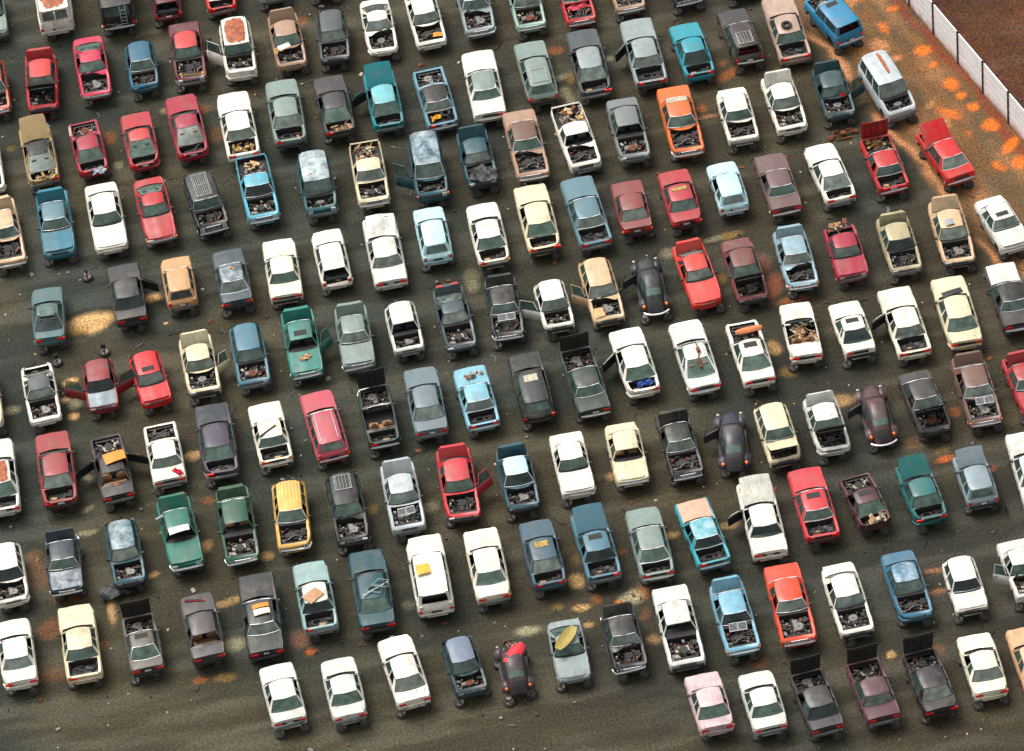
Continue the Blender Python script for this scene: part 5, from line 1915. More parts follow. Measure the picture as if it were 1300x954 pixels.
        if 'ribs' in O:
            a = 30
        put('bonnet', m, root, loc=o, rot=(0, rad(-a), 0), color=hoodc)
    elif hs == 'r':
        m, o = cached(('hoodf', ty), lambda: hood_mesh(ty, 'nose'))
        bo = put('bonnet', m, root, loc=o, rot=(0, rad(rnd.uniform(74, 84)), 0), color=hoodc)
        if colname == 'red':
            bo.material_slots[1].link = 'OBJECT'
            bo.material_slots[1].material = MATS['matt_paint']

    # ---- tail
    if T['kind'] == 'n':
        if bs in 'xo':
            k = rnd.randrange(5)
            bx0, bx1 = -h + .14, T['rb'] - .12
            ln = put('boot_lining', cached(('lin', k), lambda: lining_mesh(k)), root, loc=(bx0, 0, 0))
            ln.scale = (bx1 - bx0, (half_w(T, bx1) - .19) / .57, 1)
        if bs in 'co' or bs == 'b':
            m, o = cached(('boot', ty, 'lampup' in O), lambda: boot_mesh(ty, 'lampup' in O))
            rot = (0, rad(rnd.uniform(64, 80)), 0) if bs == 'o' else None
            put('boot_lid', m, root, loc=o, rot=rot, color=base)
    elif T['kind'] == 'h':
        m, g, o = cached(('gate', ty), lambda: tailgate_mesh(ty))
        if bs == 'x':
            k = rnd.randrange(5)
            ln = put('boot_lining', cached(('lin', k), lambda: lining_mesh(k)), root, loc=(-h + .16, 0, -.06))
            ln.scale = (.8, 1.1, 1)
        else:
            rot = (0, rad(rnd.uniform(75, 95)), 0) if bs == 'o' else None
            t_ = put('tailgate', m, root, loc=o, rot=rot, color=base)
            if bs != 'g':
                put('rear_glass', g, t_, mat0=gm)
    elif T['kind'] == 'p':
        def gate():
            b = MB()
            b.box(-h - .02, -h + .03, -T['W'] / 2 + .1, T['W'] / 2 - .1, .50, T['zb'] + .02, 0, .01)
            return b.mesh('tailgate', ['car_paint'])
        put('tailgate', cached(('pgate', ty), gate), root, color=base, mat0='rusted_paint' if colname == 'sky' else None)

    # ---- bumpers, lamps, grille, plate
    st = [s_ for s_ in ('ch', 'bk', 'bs', 'bb', 'nb', 'bnavy') if s_ in O]
    st = st[0] if st else 'bb'
    style = {'ch': 'chrome', 'bk': 'black_trim', 'bs': 'grey_trim', 'bb': rnd.choice(['car_paint', 'car_paint', 'grey_trim']), 'bnavy': 'grey_trim'}.get(st)
    if colname in ('sage', 'slate', 'steelg') and st == 'bb':
        style = 'grey_trim'
    for fr in (True, False):
        if st == 'nb' and fr == front_near:
            continue
        if (fr != front_near) and rnd.random() < .25:
            continue
        b_ = put('bumper', cached(('bump', ty, fr, style), lambda: bumper_mesh(ty, fr, style or 'car_paint')), root, color=base)
        if fr == front_near and rnd.random() < .3:
            b_.rotation_euler = (rad(rnd.uniform(-5, 5)), 0, 0)
    if front_near:
        if rnd.random() < .85:
            put('grille', cached(('gr', ty, style == 'chrome'), lambda: grille_mesh(ty, style == 'chrome')), root)
        ls = 'round' if style == 'chrome' and rnd.random() < .6 else 'box'
        for s in (-1, 1):
            if rnd.random() < .86:
                put('headlight', cached(('hl', ty, ls), lambda: lamp_mesh(ty, True, ls)), root, loc=(-.015, s * (T['W'] / 2 - .30), 0))
            if 'am' in O:
                def ind():
                    b = MB()
                    b.box(-.08, .02, -.06, .06, -.07, .07, 0, .015)
                    return b.mesh('indicator', ['amber_lens'])
                put('indicator', cached('ind', ind), root, loc=(h - .02, s * (T['W'] / 2 - .10), T['zh'] - .13))
    else:
        for s in (-1, 1):
            if rnd.random() < (.93 if near == 'c' else .72):
                put('tail_light', cached(('tl', ty), lambda: lamp_mesh(ty, False, 0)), root, loc=(0, s * (T['W'] / 2 - .28 if T['kind'] != 'h' else T['W'] / 2 - .15), 0))
            if 'am' in O:
                def ind2():
                    b = MB()
                    b.box(-.03, .07, -.05, .05, -.06, .06, 0, .012)
                    return b.mesh('indicator', ['amber_lens'])
                put('indicator', cached('ind2', ind2), root, loc=(-h + .0, s * (T['W'] / 2 - .09), .68))
        if T['kind'] == 'n' and rnd.random() < .6:
            def tp():
                b = MB()
                b.box(-h - .012, -h + .02, -T['W'] / 2 * .5, T['W'] / 2 * .5, .60, .76, 0, .005)
                return b.mesh('tail_panel', ['black_trim'])
            put('tail_panel', cached(('tp', ty), tp), root)
        if 'plate' in O or rnd.random() < .2:
            def pl():
                b = MB()
                b.box(-.01, 0, -.17, .17, -.05, .05, 0)
                return b.mesh('number_plate', ['plate_white'])
            put('number_plate', cached('plate', pl), root, loc=(-h - .022 - (.05 if T['kind'] == 'h' else 0), rnd.uniform(-.05, .05), .66))
    if 'red scrawl' in label:
        fn = hood_geo(ty)[0]
        b = MB()

        def sp(q):
            p = fn(q[0], q[1])
            return (p[0], p[1], p[2] + .012)
        for st_ in (((.74, .90), (.92, .90), (.92, .84), (.83, .84), (.83, .90)), ((.74, .78), (.84, .78), (.82, .74), (.74, .74)), ((.74, .66), (.84, .66), (.83, .61), (.74, .61)),
                    ((.84, .52), (.75, .52), (.74, .46), (.84, .46), (.74, .45)), ((.92, .38), (.86, .36)), ((.90, .36), (.88, .41))):
            b.tube([sp(q) for q in st_], .022, 0, 5)
        put('painted_scrawl', b.mesh('painted_scrawl', ['red_lens'], False), root)
    if 'orange and cream board' in label:
        b = MB()
        x = -h - .03
        for y in (-.09, .09):
            b.box(x - .01, x, y - .022, y + .022, .66, .80, 0)
        b.box(x - .01, x, -.068, .068, .715, .745, 0)
        put('emblem', b.mesh('emblem', ['chrome'], False), root)
    if ty == 'van' and 'ladder' in O:
        b = MB()
        x = -h - .09
        b.tube([(x, .62, .95), (x, .55, .86), (x, .0, .84), (x - .01, -.10, .76), (x, .0, .66), (x, .32, .66), (x, .60, .56)], .022, 0, 6)
        b.tube([(x, .32, .85), (x, .32, .66)], .022, 0, 6)
        put('tyre_carrier', b.mesh('tyre_carrier', ['grey_trim']), root, loc=(0, .1, 0))
    if ty == 'van' and 'ladder' in O:
        def lad():
            b = MB()
            x = -h - .10
            for y in (-.17, .17):
                b.tube([(x + .02, y, .62), (x, y, 1.2), (x + .12, y, 1.86), (x + .4, y, 2.08)], .018, 0, 6)
            for z in (.75, 1.0, 1.25, 1.5, 1.75):
                b.tube([(x + .02 + max(0, z - 1.2) * .12, -.17, z), (x + .02 + max(0, z - 1.2) * .12, .17, z)], .016, 0, 6)
            return b.mesh('ladder', ['silver_trim'])
        put('ladder', cached('ladder', lad), root, loc=(0, -.35, 0))
    if ty == 'van' and 'ladder' not in O:
        def post():
            b = MB()
            b.box(-h - .062, -h - .02, -.05, .05, .56, 1.95, 0)
            return b.mesh('door_post', ['car_paint'])
        put('door_post', cached('vpost', post), root, color=base, loc=(.02, 0, 0))
    if 'wood' in O:
        def wd():
            b = MB()
            for s in (-1, 1):
                b.grid(lambda u, v: (-h + .3 + (T['L'] - 1.3) * u, s * (half_w(T, -h + .3 + (T['L'] - 1.3) * u) + .032), .50 + .26 * v), 6, 1, 0)
            b.box(-h - .03, -h - .006, -.6, .6, .56, .68, 0)
            return b.mesh('wood_trim', ['wood'], False)
        put('wood_trim', cached('wood', wd), root)
    if 'whitefender' in O:
        def wf():
            b = MB()
            b.grid(lambda u, v: (h - .15 - 1.0 * u, half_w(T, h - .15 - u) - .12 + .13 * v + .008 * (v > .5), top_z(T, h - .15 - u) + .008 - .09 * v ** 3), 8, 5, 0)
            return b.mesh('front_wing', ['bottle_plastic'])
        put('front_wing', cached('wf', wf), root)
    return root


def build_beetle(root, base, O, near, far, rnd, idx):
    body, fender = cached('beetle', beetle_parts)
    bm_ = 'rusted_paint' if idx == RUSTY else None
    put('body', body, root, color=base, mat0='rust_streaked_paint' if bm_ else None)
    fm = cached('bfender', lambda: fender(True))
    for sx in (-1, 1):
        for s in (-1, 1):
            f = put('fender', fm, root, loc=(1.28 if sx > 0 else -1.25, s * .60, 0), color=base)
            f.scale = (1 if sx > 0 else .98, s, 1)
    for s in (-1, 1):
        a0, a1 = (26, 56) if s > 0 else (124, 154)
        dd = put('door', cached(('bd', s), lambda: bpatch(-.30, .62, 2 if s > 0 else 154, 26 if s > 0 else 178, .012, 'car_paint', 'door')), root, color=base)
        put('window', cached(('bw1', s), lambda: bpatch(-.26, .34, a0, a1, .014, 'window_glass', 'window')), dd)
        put('quarter_window', cached(('bw2', s), lambda: bpatch(-.98, -.36, a0 + 1, a1 - 2, .012, 'window_glass', 'window')), root)
    put('windscreen', cached('bws', lambda: bpatch(.30, .575, 38, 142, .012, 'screen_glass', 'glass')), root)
    put('rear_window', cached('brw', lambda: bpatch(-1.36, -1.02, 58, 122, .014, 'screen_glass', 'glass')), root)
    # engine lid at the tail (near side) is off: dark opening; bonnet on the long nose
    put('engine_bay', cached('beb', lambda: bpatch(-1.93, -1.55, 50, 130, .012, 'dark_bay', 'engine_bay')), root)
    if far == 'x':
        put('front_bay', cached('bfb', lambda: bpatch(.85, 1.85, 48, 132, .014, 'dark_bay', 'front_bay')), root)
        en = put('engine', cached(('eng', 3), lambda: engine_mesh(3)), root, loc=(.85, 0, .30))
        en.scale = (.9, .55, 1)
    else:
        put('bonnet', cached('bbn', lambda: bpatch(.72, 1.93, 40, 140, .016, 'car_paint', 'bonnet')), root, color=base)
    if 'nb' not in O:
        b_ = MB()

        def bump():
            b = MB()
            for sg in (-1,):
                b.tube([(sg * (2.10 - .22 * abs(k / 5) ** 2.4), .68 * k / 5, .42) for k in range(-5, 6)], .05, 0, 8)
            return b.mesh('bumper', ['chrome'])
        put('bumper', cached('bbump', bump), root)

    def lamp(m):
        def f():
            b = MB()
            b.revolve((0, 0, 0), [(.0, .07), (.05, .06), (.085, .03), (.095, -.03)], 12, 0)
            return b.mesh('lamp', [m])
        return f
    for s in (-1, 1):
        put('tail_light', cached('btl', lamp('amber_lens')), root, loc=(-1.62, s * .60, .62), rot=(0, rad(-40), 0))
        put('headlight', cached('bhl', lamp('clear_lens')), root, loc=(1.66, s * .60, .60), rot=(0, rad(55), 0))
    if 'dl' in O:
        s = 1
        def od():
            b = MB()
            b.slab(lambda u, v: (-.9 * u, .03 * math.sin(PI * v), .32 + .56 * v), 4, 4, lambda p: (p[0], p[1] - .06, p[2]), 0, 1)
            b.tube([(0, 0, .88), (-.12, -.04, 1.30), (-.74, -.04, 1.30), (-.86, 0, .88)], .03, 0, 6)
            return b.mesh('door', ['car_paint', 'cabin_trim'])
        d = put('door', cached('bod', od), root, loc=(.55, .66, 0), rot=(0, 0, rad(-62)), color=base)
        b2 = cached('bodp', lambda: bpatch(-.28, .55, 4, 50, .02, 'cabin_trim', 'door_opening'))
        put('door_opening', b2, root)
    return root

RUSTY = [i for i, e in enumerate(CARS) if e[4] == 'beetle' and e[6] == 'rusty'][0]
for i, e in enumerate(CARS):
    build_car(e, i)

# ------------------------------------------------------------------ tyre stands
sm = stand_mesh().mesh('tyre_stand', ['rubber', 'steel_rim'])
CAMY = CAM[1]
near_ = sorted([s for s in STANDS if s[2]], key=lambda s: s[1])
vis = [s for s in near_ if -31 < s[0] < 32 and -26 < s[1] < 38][:290]
rest = [s for s in STANDS if s not in vis]
SG = 'tyre stands propping up the wrecked cars'
SL = 'flat black tyre with a steel rim post propping up one end of a wrecked car'
for (sx, sy_, nr, q) in vis:
    root = put('tyre_stand', sm, None, loc=(sx, sy_, 0.0), rot=(rad(6 * (q - .5)), rad(5 * (q - .4)), q * 6.28))
    s_ = .92 + .16 * q
    root.scale = (s_, s_, 1)
    tag(root, SL, 'tyre stand', SG)
b = MB()
src = stand_mesh()
for (sx, sy_, nr, q) in rest:
    M = Matrix.Translation((sx, sy_, 0)) @ Matrix.Rotation(q * 6.28, 4, 'Z')
    o = len(b.v)
    b.v += [tuple(M @ Vector(p)) for p in src.v]
    b.f += [tuple(o + i for i in f) for f in src.f]
    b.m += src.m
tag(put('tyre_stands', b.mesh('tyre_stands', ['rubber', 'steel_rim'])), 'further tyre stands mostly hidden below the cars', 'tyre stands', SG, 'stuff')
for (sx, sy_), lab in zip(LONE, ('lone tyre stand on bare ground left of the charcoal sedan with open door', 'lone tyre stand left of the dark red hatchback with grey bonnet', 'lone tyre stand just behind the dark red hatchback with grey bonnet')):
    root = put('tyre_stand', sm, None, loc=(sx, sy_, 0), rot=(0, 0, sx))
    tag(root, lab, 'tyre stand')
    ax = MB()
    ax.box(-.12, .12, -.05, .05, .40, .75, 0, .02)
    put('post', ax.mesh('post', ['rubber']), root)


# ------------------------------------------------------------------ loose things lying on the cars
def item(kind, x, y, z, rz, sx, sy_, mat, label, name, cat, tilt=0.0, tilt2=0.0):
    b = MB()
    r = random.Random(int(abs(x * 100) + abs(y * 10)))
    mats = [mat, 'dark_bay', 'chrome']
    if kind == 'tyre':
        b.revolve((0, 0, 0), [(.17, .03), (.26, .0), (.31, .05), (.315, .09), (.31, .14), (.26, .18), (.17, .15), (.16, .09), (.17, .03)], 22, 0)
        mats = ['rubber']
    elif kind == 'panel':
        b.slab(lambda u, v: ((u - .5) * sx, (v - .5) * sy_ * (1 - .12 * u), .03 + .04 * math.sin(u * 3) + .03 * math.sin(v * 5 + u)), 6, 6, .02, 0, 0)
    elif kind == 'cloth':
        ph = [r.uniform(0, 6) for _ in range(6)]

        def fn(u, v):
            a = 1 + .18 * math.sin(u * 9 + ph[0]) * math.sin(v * 7 + ph[1])
            z = .05 + .07 * math.sin(u * 11 + ph[2] + 3 * v) * math.cos(v * 9 + ph[3]) + .03 * math.sin(u * 23 + v * 17) - .22 * abs(u - .5) ** 2
            return ((u - .5) * sx * a, (v - .5) * sy_ * (1 + .2 * math.sin(u * 8 + ph[4])), z)
        b.slab(fn, 16, 16, .015, 0, 0)
    elif kind == 'grille':
        for s in (-1, 1):
            y0, y1 = sorted((s * .02, s * sy_ / 2))
            b.tube([(0, y0, 0), (0, y1, 0), (sx, y1 * .95, 0), (sx, y0, 0), (0, y0, 0)], .02, 2, 6)
            b.box(.01, sx - .01, y0, y1, -.012, -.002, 1)
            for k in range(5):
                b.box(sx * (k + 1) / 6 - .008, sx * (k + 1) / 6 + .008, y0 + .01, y1 - .01, -.002, .008, 2)
    elif kind == 'strip':
        b.box(-sx / 2, sx / 2, -sy_ / 2, sy_ / 2, 0, .05, 0, .015)
        b.box(-sx / 2 + .05, sx / 2 - .1, -sy_ / 2 + .02, sy_ / 2 - .02, .05, .06, 1)
    elif kind == 'shell':
        b.slab(lambda u, v: ((u - .5) * sx, (v - .5) * sy_ * (1 - .5 * abs(2 * u - 1) ** 3), .02 + .14 * math.sin(PI * v) * (1 - .3 * abs(2 * u - 1) ** 2)), 12, 6, .02, 0, 0)
    elif kind == 'tray':
        b.slab(lambda u, v: ((u - .5) * sx, (v - .5) * sy_ * (1 - .55 * abs(2 * u - 1) ** 2.5), .14 - .12 * math.sin(PI * v) * (1 - abs(2 * u - 1) ** 3)), 14, 8, .02, 0, 0)
    elif kind == 'pipe':
        b.tube([(0, 0, .06), (.3, .04, .07), (.5, .02, .07)], .03, 0, 7)
        b.tube([(.5, .02, .08), (.75, .03, .09)], .10, 0, 9)
        b.tube([(.75, .03, .07), (1.0, -.05, .08), (1.15, -.12, .1)], .03, 0, 7)
        b.tube([(1.15, -.12, .05), (1.75, -.10, .0)], .085, 0, 9)
    elif kind == 'roll':
        b.tube([(-sx / 2, -.05, 0), (-sx / 4, 0, .04), (0, .02, .05), (sx / 4, 0, .04), (sx / 2, .05, 0)], sy_ / 2, 0, 10)
    elif kind == 'frames':
        for k in range(3):
            o = Vector((k * .15 - .2, k * .16 - .15, .05 + .04 * k))
            b.tube([o + Vector(p) for p in ((0, 0, 0), (.8, -.1, .02), (.85, .35, .04), (.3, .45, .02), (0, 0, 0))], .024, 0 if k != 1 else 1, 6)
        b.tube([(-.3, -.5, .1), (.9, .5, .08)], .03, 2, 6)
    elif kind == 'scrap':
        for k in range(int(34 * sx * sy_)):
            px, py, pz = r.uniform(-sx / 2, sx / 2), r.uniform(-sy_ / 2, sy_ / 2), r.uniform(.02, .22)
            M = Matrix.Translation((px, py, pz)) @ Matrix.Rotation(r.uniform(0, 3), 4, 'Z') @ Matrix.Rotation(r.uniform(-.8, .8), 4, 'X')
            a, c = r.uniform(.04, .24), r.uniform(.03, .16)
            q = r.random()
            mi = r.randrange(6)
            if q < .6:
                b.box(-a, a, -c, c, -.012, .012, mi, 0, M)
            elif q < .8:
                b.tube([M @ Vector((-a * 1.6, 0, 0)), M @ Vector((0, c, .05)), M @ Vector((a * 1.6, 0, 0))], .025, mi, 6)
            else:
                b.cyl((px, py, pz - .03), a * .6, .08, 10, mi)
        mats = {'foam': ['foam', 'card', 'foam', 'seat_grey', 'wood', 'foam'], 'card': ['card', 'iron', 'bottle_plastic', 'rust', 'alloy', 'seat_tan'],
                'iron': ['iron', 'alloy', 'rust', 'bottle_plastic', 'rubber', 'card'], 'seat_tan': ['seat_tan', 'card', 'wood', 'seat_tan', 'iron', 'bottle_plastic']}[mat]
    elif kind == 'axle':
        b.tube([(-.8, -.1, .12), (0, 0, .16), (.8, .1, .12)], .05, 0, 8)
        b.cyl((0, 0, .05), .16, .22, 12, 0)
        for s in (-1, 1):
            b.cyl((s * .75, s * .1, .02), .15, .10, 12, 0)
            b.tube([(s * .6, 0, .1), (s * .5, .3, .15), (s * .2, .35, .1)], .035, 0, 6)
        b.box(-.5, .4, -.35, -.28, .05, .12, 0)
    elif kind == 'hub':
        b.revolve((0, 0, 0), [(.0, .09), (.08, .085), (.16, .05), (.19, .02), (.2, 0)], 18, 0)
    elif kind == 'splash':
        vs = [(0, 0, .004)]
        for k in range(18):
            a = 2 * PI * k / 18
            rr = (.75 + .4 * r.random())
            vs.append((math.cos(a) * sx / 2 * rr, math.sin(a) * sy_ / 2 * rr, .004))
        b.add(vs, [(0, k + 1, (k + 1) % 18 + 1) for k in range(18)], 0)
    o = put(name, b.mesh(name, mats), None, loc=(x, y, z), rot=(rad(tilt), rad(tilt2), rad(rz)))
    tag(o, label, cat)
    return o


for k, v in (('orange_panel', srgb(235, 130, 20)), ('red_panel', srgb(190, 20, 36)), ('red_cloth', srgb(200, 10, 40)), ('mustard_panel', srgb(150, 132, 60)), ('yellow_panel', srgb(225, 160, 40)),
             ('white_panel', srgb(225, 222, 212)), ('black_cloth', (0.012, 0.012, 0.013)), ('grey_sheet', srgb(140, 148, 156)), ('pink_cloth', srgb(190, 40, 60)), ('orange_wing', srgb(205, 120, 70)),
             ('verdigris', srgb(130, 165, 150)), ('tan_board', srgb(170, 125, 85)), ('cream_board', srgb(215, 205, 180)), ('gold_scrap', srgb(190, 150, 80))):
    plain(k, v, .55, 0, .2)
for it in ITEMS:
    item(*it)

# ------------------------------------------------------------------ ground
X0, X1, Y0, Y1 = -36.0, 44.0, -40.0, 48.0
step = .16
gx = np.concatenate([[-900, -300, -120, -60], np.arange(X0, X1, step), [60, 120, 300, 900]])
gy = np.concatenate([[-170, -120, -60], np.arange(Y0, Y1, step), [60, 90, 160, 400, 1200, 3000]])
GX, GY = np.meshgrid(gx, gy, indexing='ij')
rs = np.random.RandomState(5)


def vnoise(x, y, sc, seed):
    """smooth lattice noise"""
    q = np.random.RandomState(seed).rand(257, 257)
    u, v = x / sc + 1000.3, y / sc + 1000.7
    iu, iv = np.floor(u).astype(int), np.floor(v).astype(int)
    fu, fv = u - iu, v - iv
    fu, fv = fu * fu * (3 - 2 * fu), fv * fv * (3 - 2 * fv)
    a, b_ = q[iu % 257, iv % 257], q[(iu + 1) % 257, iv % 257]
    c, d = q[iu % 257, (iv + 1) % 257], q[(iu + 1) % 257, (iv + 1) % 257]
    return (a * (1 - fu) + b_ * fu) * (1 - fv) + (c * (1 - fu) + d * fu) * fv


def fbm(x, y, sc, seed, o=4):
    t, a, s = 0, 1.0, 0
    for k in range(o):
        t = t + a * vnoise(x, y, sc / 2 ** k, seed + k)
        s += a
        a *= .55
    return t / s


def sm01(x):
    x = np.clip(x, 0, 1)
    return x * x * (3 - 2 * x)


WX = fbm(GX, GY, 3.0, 50) - .5
WY = fbm(GX, GY, 3.0, 60) - .5
FX = fbm(GX, GY, .6, 70, 3) - .5
colr = np.zeros((*GX.shape, 3))
A0 = np.array(srgb(78, 88, 72)) * .60
A1 = np.array(srgb(110, 102, 70)) * .62
A2 = np.array(srgb(104, 84, 58)) * .60
m1 = sm01((fbm(GX, GY, 9, 1) - .35) * 3)[..., None]
m2 = sm01((GX + 4 - GY * .1) / 26 * .5 + .2 + (fbm(GX, GY, 7, 9) - .5) * 1.4)[..., None]
colr[:] = A0 * (1 - m1) + A1 * m1
colr = colr * (1 - m2 * .55) + A2 * m2 * .55
m3 = (sm01((fbm(GX, GY, 6, 15) - .48) * 4) * .4)[..., None]
colr = colr * (1 - m3) + np.array(srgb(124, 106, 62)) * .55 * m3
# tyre tracks running along the aisles
al = rad(AISLE)
ua, va = GX * math.cos(al) + GY * math.sin(al), -GX * math.sin(al) + GY * math.cos(al)
tr = fbm(ua / 7 + WX * .3, va + WY * .8, 1.1, 21, 4)
tr2 = fbm(ua / 5, va, .5, 31, 3)
colr *= (0.74 + .40 * sm01((tr - .38) * 3.0))[..., None] * .44
colr *= (0.7 + .6 * tr2)[..., None]
wet = sm01((tr - .50) * 5) * .8
# service track along the wall: mud with salmon and orange ruts
wx0, wy0, wx1, wy1 = WALL
wl = math.hypot(wx1 - wx0, wy1 - wy0)
nx_, ny_ = -(wy1 - wy0) / wl, (wx1 - wx0) / wl
dw = (GX - wx0) * nx_ + (GY - wy0) * ny_     # signed distance from the wall line
dwsign = (0 - wx0) * nx_ + (0 - wy0) * ny_
if dwsign < 0:
    dw = -dw
lw = (GX - wx0) * (wx1 - wx0) / wl + (GY - wy0) * (wy1 - wy0) / wl
dwn = dw + WX * 1.6
mud = sm01((7.0 - dwn) / 2.2) * sm01(dw + 1)
mc = np.array(STC['mud'])
m = (mud * .95)[..., None]
mq = fbm(lw / 6, dwn, .9, 77)[..., None]
mc2 = mc * (1 - sm01((mq - .45) * 6)) + np.array(STC['track']) * sm01((mq - .45) * 6)
colr = colr * (1 - m) + mc2 * (0.6 + .8 * fbm(lw / 5, dwn, .8, 78)[..., None]) * m
rut = np.exp(-((dwn - 6.1) / .26) ** 2) * .85 * sm01((fbm(lw, dw, 4, 91) - .30) * 5)
rut = rut + np.exp(-((dwn - 4.4) / .6) ** 2) * .5 + np.exp(-((dwn - 1.4) / .5) ** 2) * .3 * sm01((fbm(lw, dw, 3, 93) - .4) * 4)
colr = colr * (1 - np.clip(rut, 0, 1)[..., None]) + np.array(STC['salmon']) * np.clip(rut, 0, 1)[..., None]
og = np.exp(-((dwn - 2.4) / .42) ** 2) * sm01((fbm(lw, dw, 1.7, 95) - .55) * 9) * .7
colr = colr * (1 - og[..., None]) + np.array(STC['vorange']) * og[..., None]
og2 = np.exp(-((dwn - .35) / .25) ** 2) * .8 * (dw > 0)
colr = colr * (1 - og2[..., None]) + np.array(STC['redmud']) * og2[..., None]
# stains and puddles, each with its own outline
for (sx, sy_, rx, ry, ang, c, k) in STAINS:
    ca, sa = math.cos(rad(ang)), math.sin(rad(ang))
    dx, dy = GX - sx + WX * min(1.6, rx * 1.3) + FX * .25, GY - sy_ + WY * min(1.4, ry * 1.3) + FX * .2
    d = np.sqrt(((dx * ca + dy * sa) / rx) ** 2 + ((-dx * sa + dy * ca) / ry) ** 2)
    k = k * (.62 if c in ('orange', 'redor', 'rusty', 'ochre') else (.72 if c in ('vorange', 'salmon') else .85))
    m = (sm01((1.2 - d) / .7) * k)[..., None]
    m = m * (0.65 + .6 * (tr2[..., None]))
    m = np.clip(m, 0, 1)
    colr = colr * (1 - m) + np.array(STC[c]) * m
# beyond the wall: reddish brown earth field
fl = sm01((-.15 - dw) / .2)[..., None]
fcol = np.array(srgb(116, 66, 32)) * .40 * (0.25 + 1.5 * fbm(GX, GY, 2.2, 88, 5)[..., None])
fcol = fcol * (1 + .5 * (fbm(GX, GY, .5, 89, 2)[..., None] - .5))
colr = colr * (1 - fl) + fcol * fl

ny2, nx2 = len(gy), len(gx)
verts = np.stack([GX, GY, np.zeros_like(GX)], -1).reshape(-1, 3)
ii = (np.arange(nx2 - 1)[:, None] * ny2 + np.arange(ny2 - 1)[None, :]).reshape(-1)
faces = np.stack([ii, ii + ny2, ii + ny2 + 1, ii + 1], -1)
me = bpy.data.meshes.new('ground')
me.vertices.add(len(verts))
me.vertices.foreach_set('co', verts.ravel())
me.loops.add(faces.size)
me.loops.foreach_set('vertex_index', faces.ravel().astype(np.int32))
me.polygons.add(len(faces))
me.polygons.foreach_set('loop_start', np.arange(0, faces.size, 4, dtype=np.int32))
me.update(calc_edges=True)
at = me.color_attributes.new('soil', 'FLOAT_COLOR', 'POINT')
rgba = np.concatenate([colr.reshape(-1, 3), wet.reshape(-1, 1)], -1)
at.data.foreach_set('color', rgba.ravel().astype(np.float32))
m, nt, bs, out = new_mat('gravel_ground')
va_ = N(nt, 'ShaderNodeVertexColor')
va_.layer_name = 'soil'
tc = N(nt, 'ShaderNodeTexCoord')
n1 = noise(nt, tc.outputs['Object'], 7.5, 5, .75)
n2 = noise(nt, tc.outputs['Object'], 14.0, 2, .7)
vor = N(nt, 'ShaderNodeTexVoronoi')
vor.inputs['Scale'].default_value = 9.0
nt.links.new(tc.outputs['Object'], vor.inputs['Vector'])
k1 = ramp(nt, n1, .36, .66, .3, 1.9)
vm = N(nt, 'ShaderNodeVectorMath', operation='SCALE')
nt.links.new(va_.outputs['Color'], vm.inputs[0])
nt.links.new(k1, vm.inputs['Scale'])
stone = ramp(nt, vor.outputs['Distance'], .0, .2, .6, 0.0)
c1 = mixc(nt, stone, vm.outputs[0], (0.20, 0.19, 0.165))
c2 = mixc(nt, ramp(nt, n2, .60, .70, 0, .5), c1, (0.008, 0.008, 0.007))
nt.links.new(c2, bs.inputs['Base Color'])
rr = N(nt, 'ShaderNodeMath', operation='MULTIPLY_ADD')
nt.links.new(va_.outputs['Alpha'], rr.inputs[0])
rr.inputs[1].default_value = -.25
rr.inputs[2].default_value = .85
bs.inputs['Specular IOR Level'].default_value = .32
nt.links.new(rr.outputs[0], bs.inputs['Roughness'])
bp = N(nt, 'ShaderNodeBump')
bp.inputs['Strength'].default_value = .6
bp.inputs['Distance'].default_value = .06
nt.links.new(n1, bp.inputs['Height'])
nt.links.new(bp.outputs[0], bs.inputs['Normal'])
me.materials.append(m)
tag(put('ground', me), kind='structure')

# loose litter and pebbles: pale specks nobody could count
b = MB()
r = random.Random(9)
for k in range(620):
    x, y = r.uniform(-31, 27), r.uniform(-30, 36)
    a = r.uniform(.02, .07) if r.random() < .93 else r.uniform(.08, .16)
    M = Matrix.Translation((x, y, a * .3)) @ Matrix.Rotation(r.uniform(0, 6), 4, 'Z') @ Matrix.Rotation(r.uniform(-.4, .4), 4, 'X')
    b.box(-a, a, -a * .7, a * .7, -a * .3, a * .3, r.choice([0, 0, 1, 2, 3]), a * .25, M)
tag(put('litter', b.mesh('litter', ['bottle_plastic', 'alloy', 'iron', 'card'], False)), 'scattered stones, trash and small scrap on the wet ground', 'litter', None, 'stuff')

# bigger loose scrap lying round the ends of the cars
b = MB()
for e in CARS:
    for k in range(r.choice([0, 1, 1, 2, 3])):
        a = rad(e[2])
        t = -2.6 - r.uniform(0, .7)
        u = r.uniform(-1.3, 1.3)
        x, y = e[0] + math.cos(a) * t - math.sin(a) * u, e[1] + math.sin(a) * t + math.cos(a) * u
        M = Matrix.Translation((x, y, .03)) @ Matrix.Rotation(r.uniform(0, 6), 4, 'Z') @ Matrix.Rotation(r.uniform(-.2, .2), 4, 'X')
        q = r.random()
        c = r.choice([0, 0, 1, 2, 3, 2])
        if q < .4:
            s_ = r.uniform(.05, .16)
            b.box(-s_, s_, -s_ * .6, s_ * .6, -.02, .02, c, 0, M)
        elif q < .75:
            s_ = r.uniform(.15, .45)
            b.tube([M @ Vector((-s_, 0, 0)), M @ Vector((0, s_ * .3, .04)), M @ Vector((s_, 0, 0))], .022, c, 5)
        else:
            b.cyl((x, y, 0), r.uniform(.05, .1), .08, 8, c)
tag(put('scrap_bits', b.mesh('scrap_bits', ['iron', 'rubber', 'rust', 'alloy'], False)), 'loose rods, plates and small car parts strewn between the rows', 'scrap', None, 'stuff')

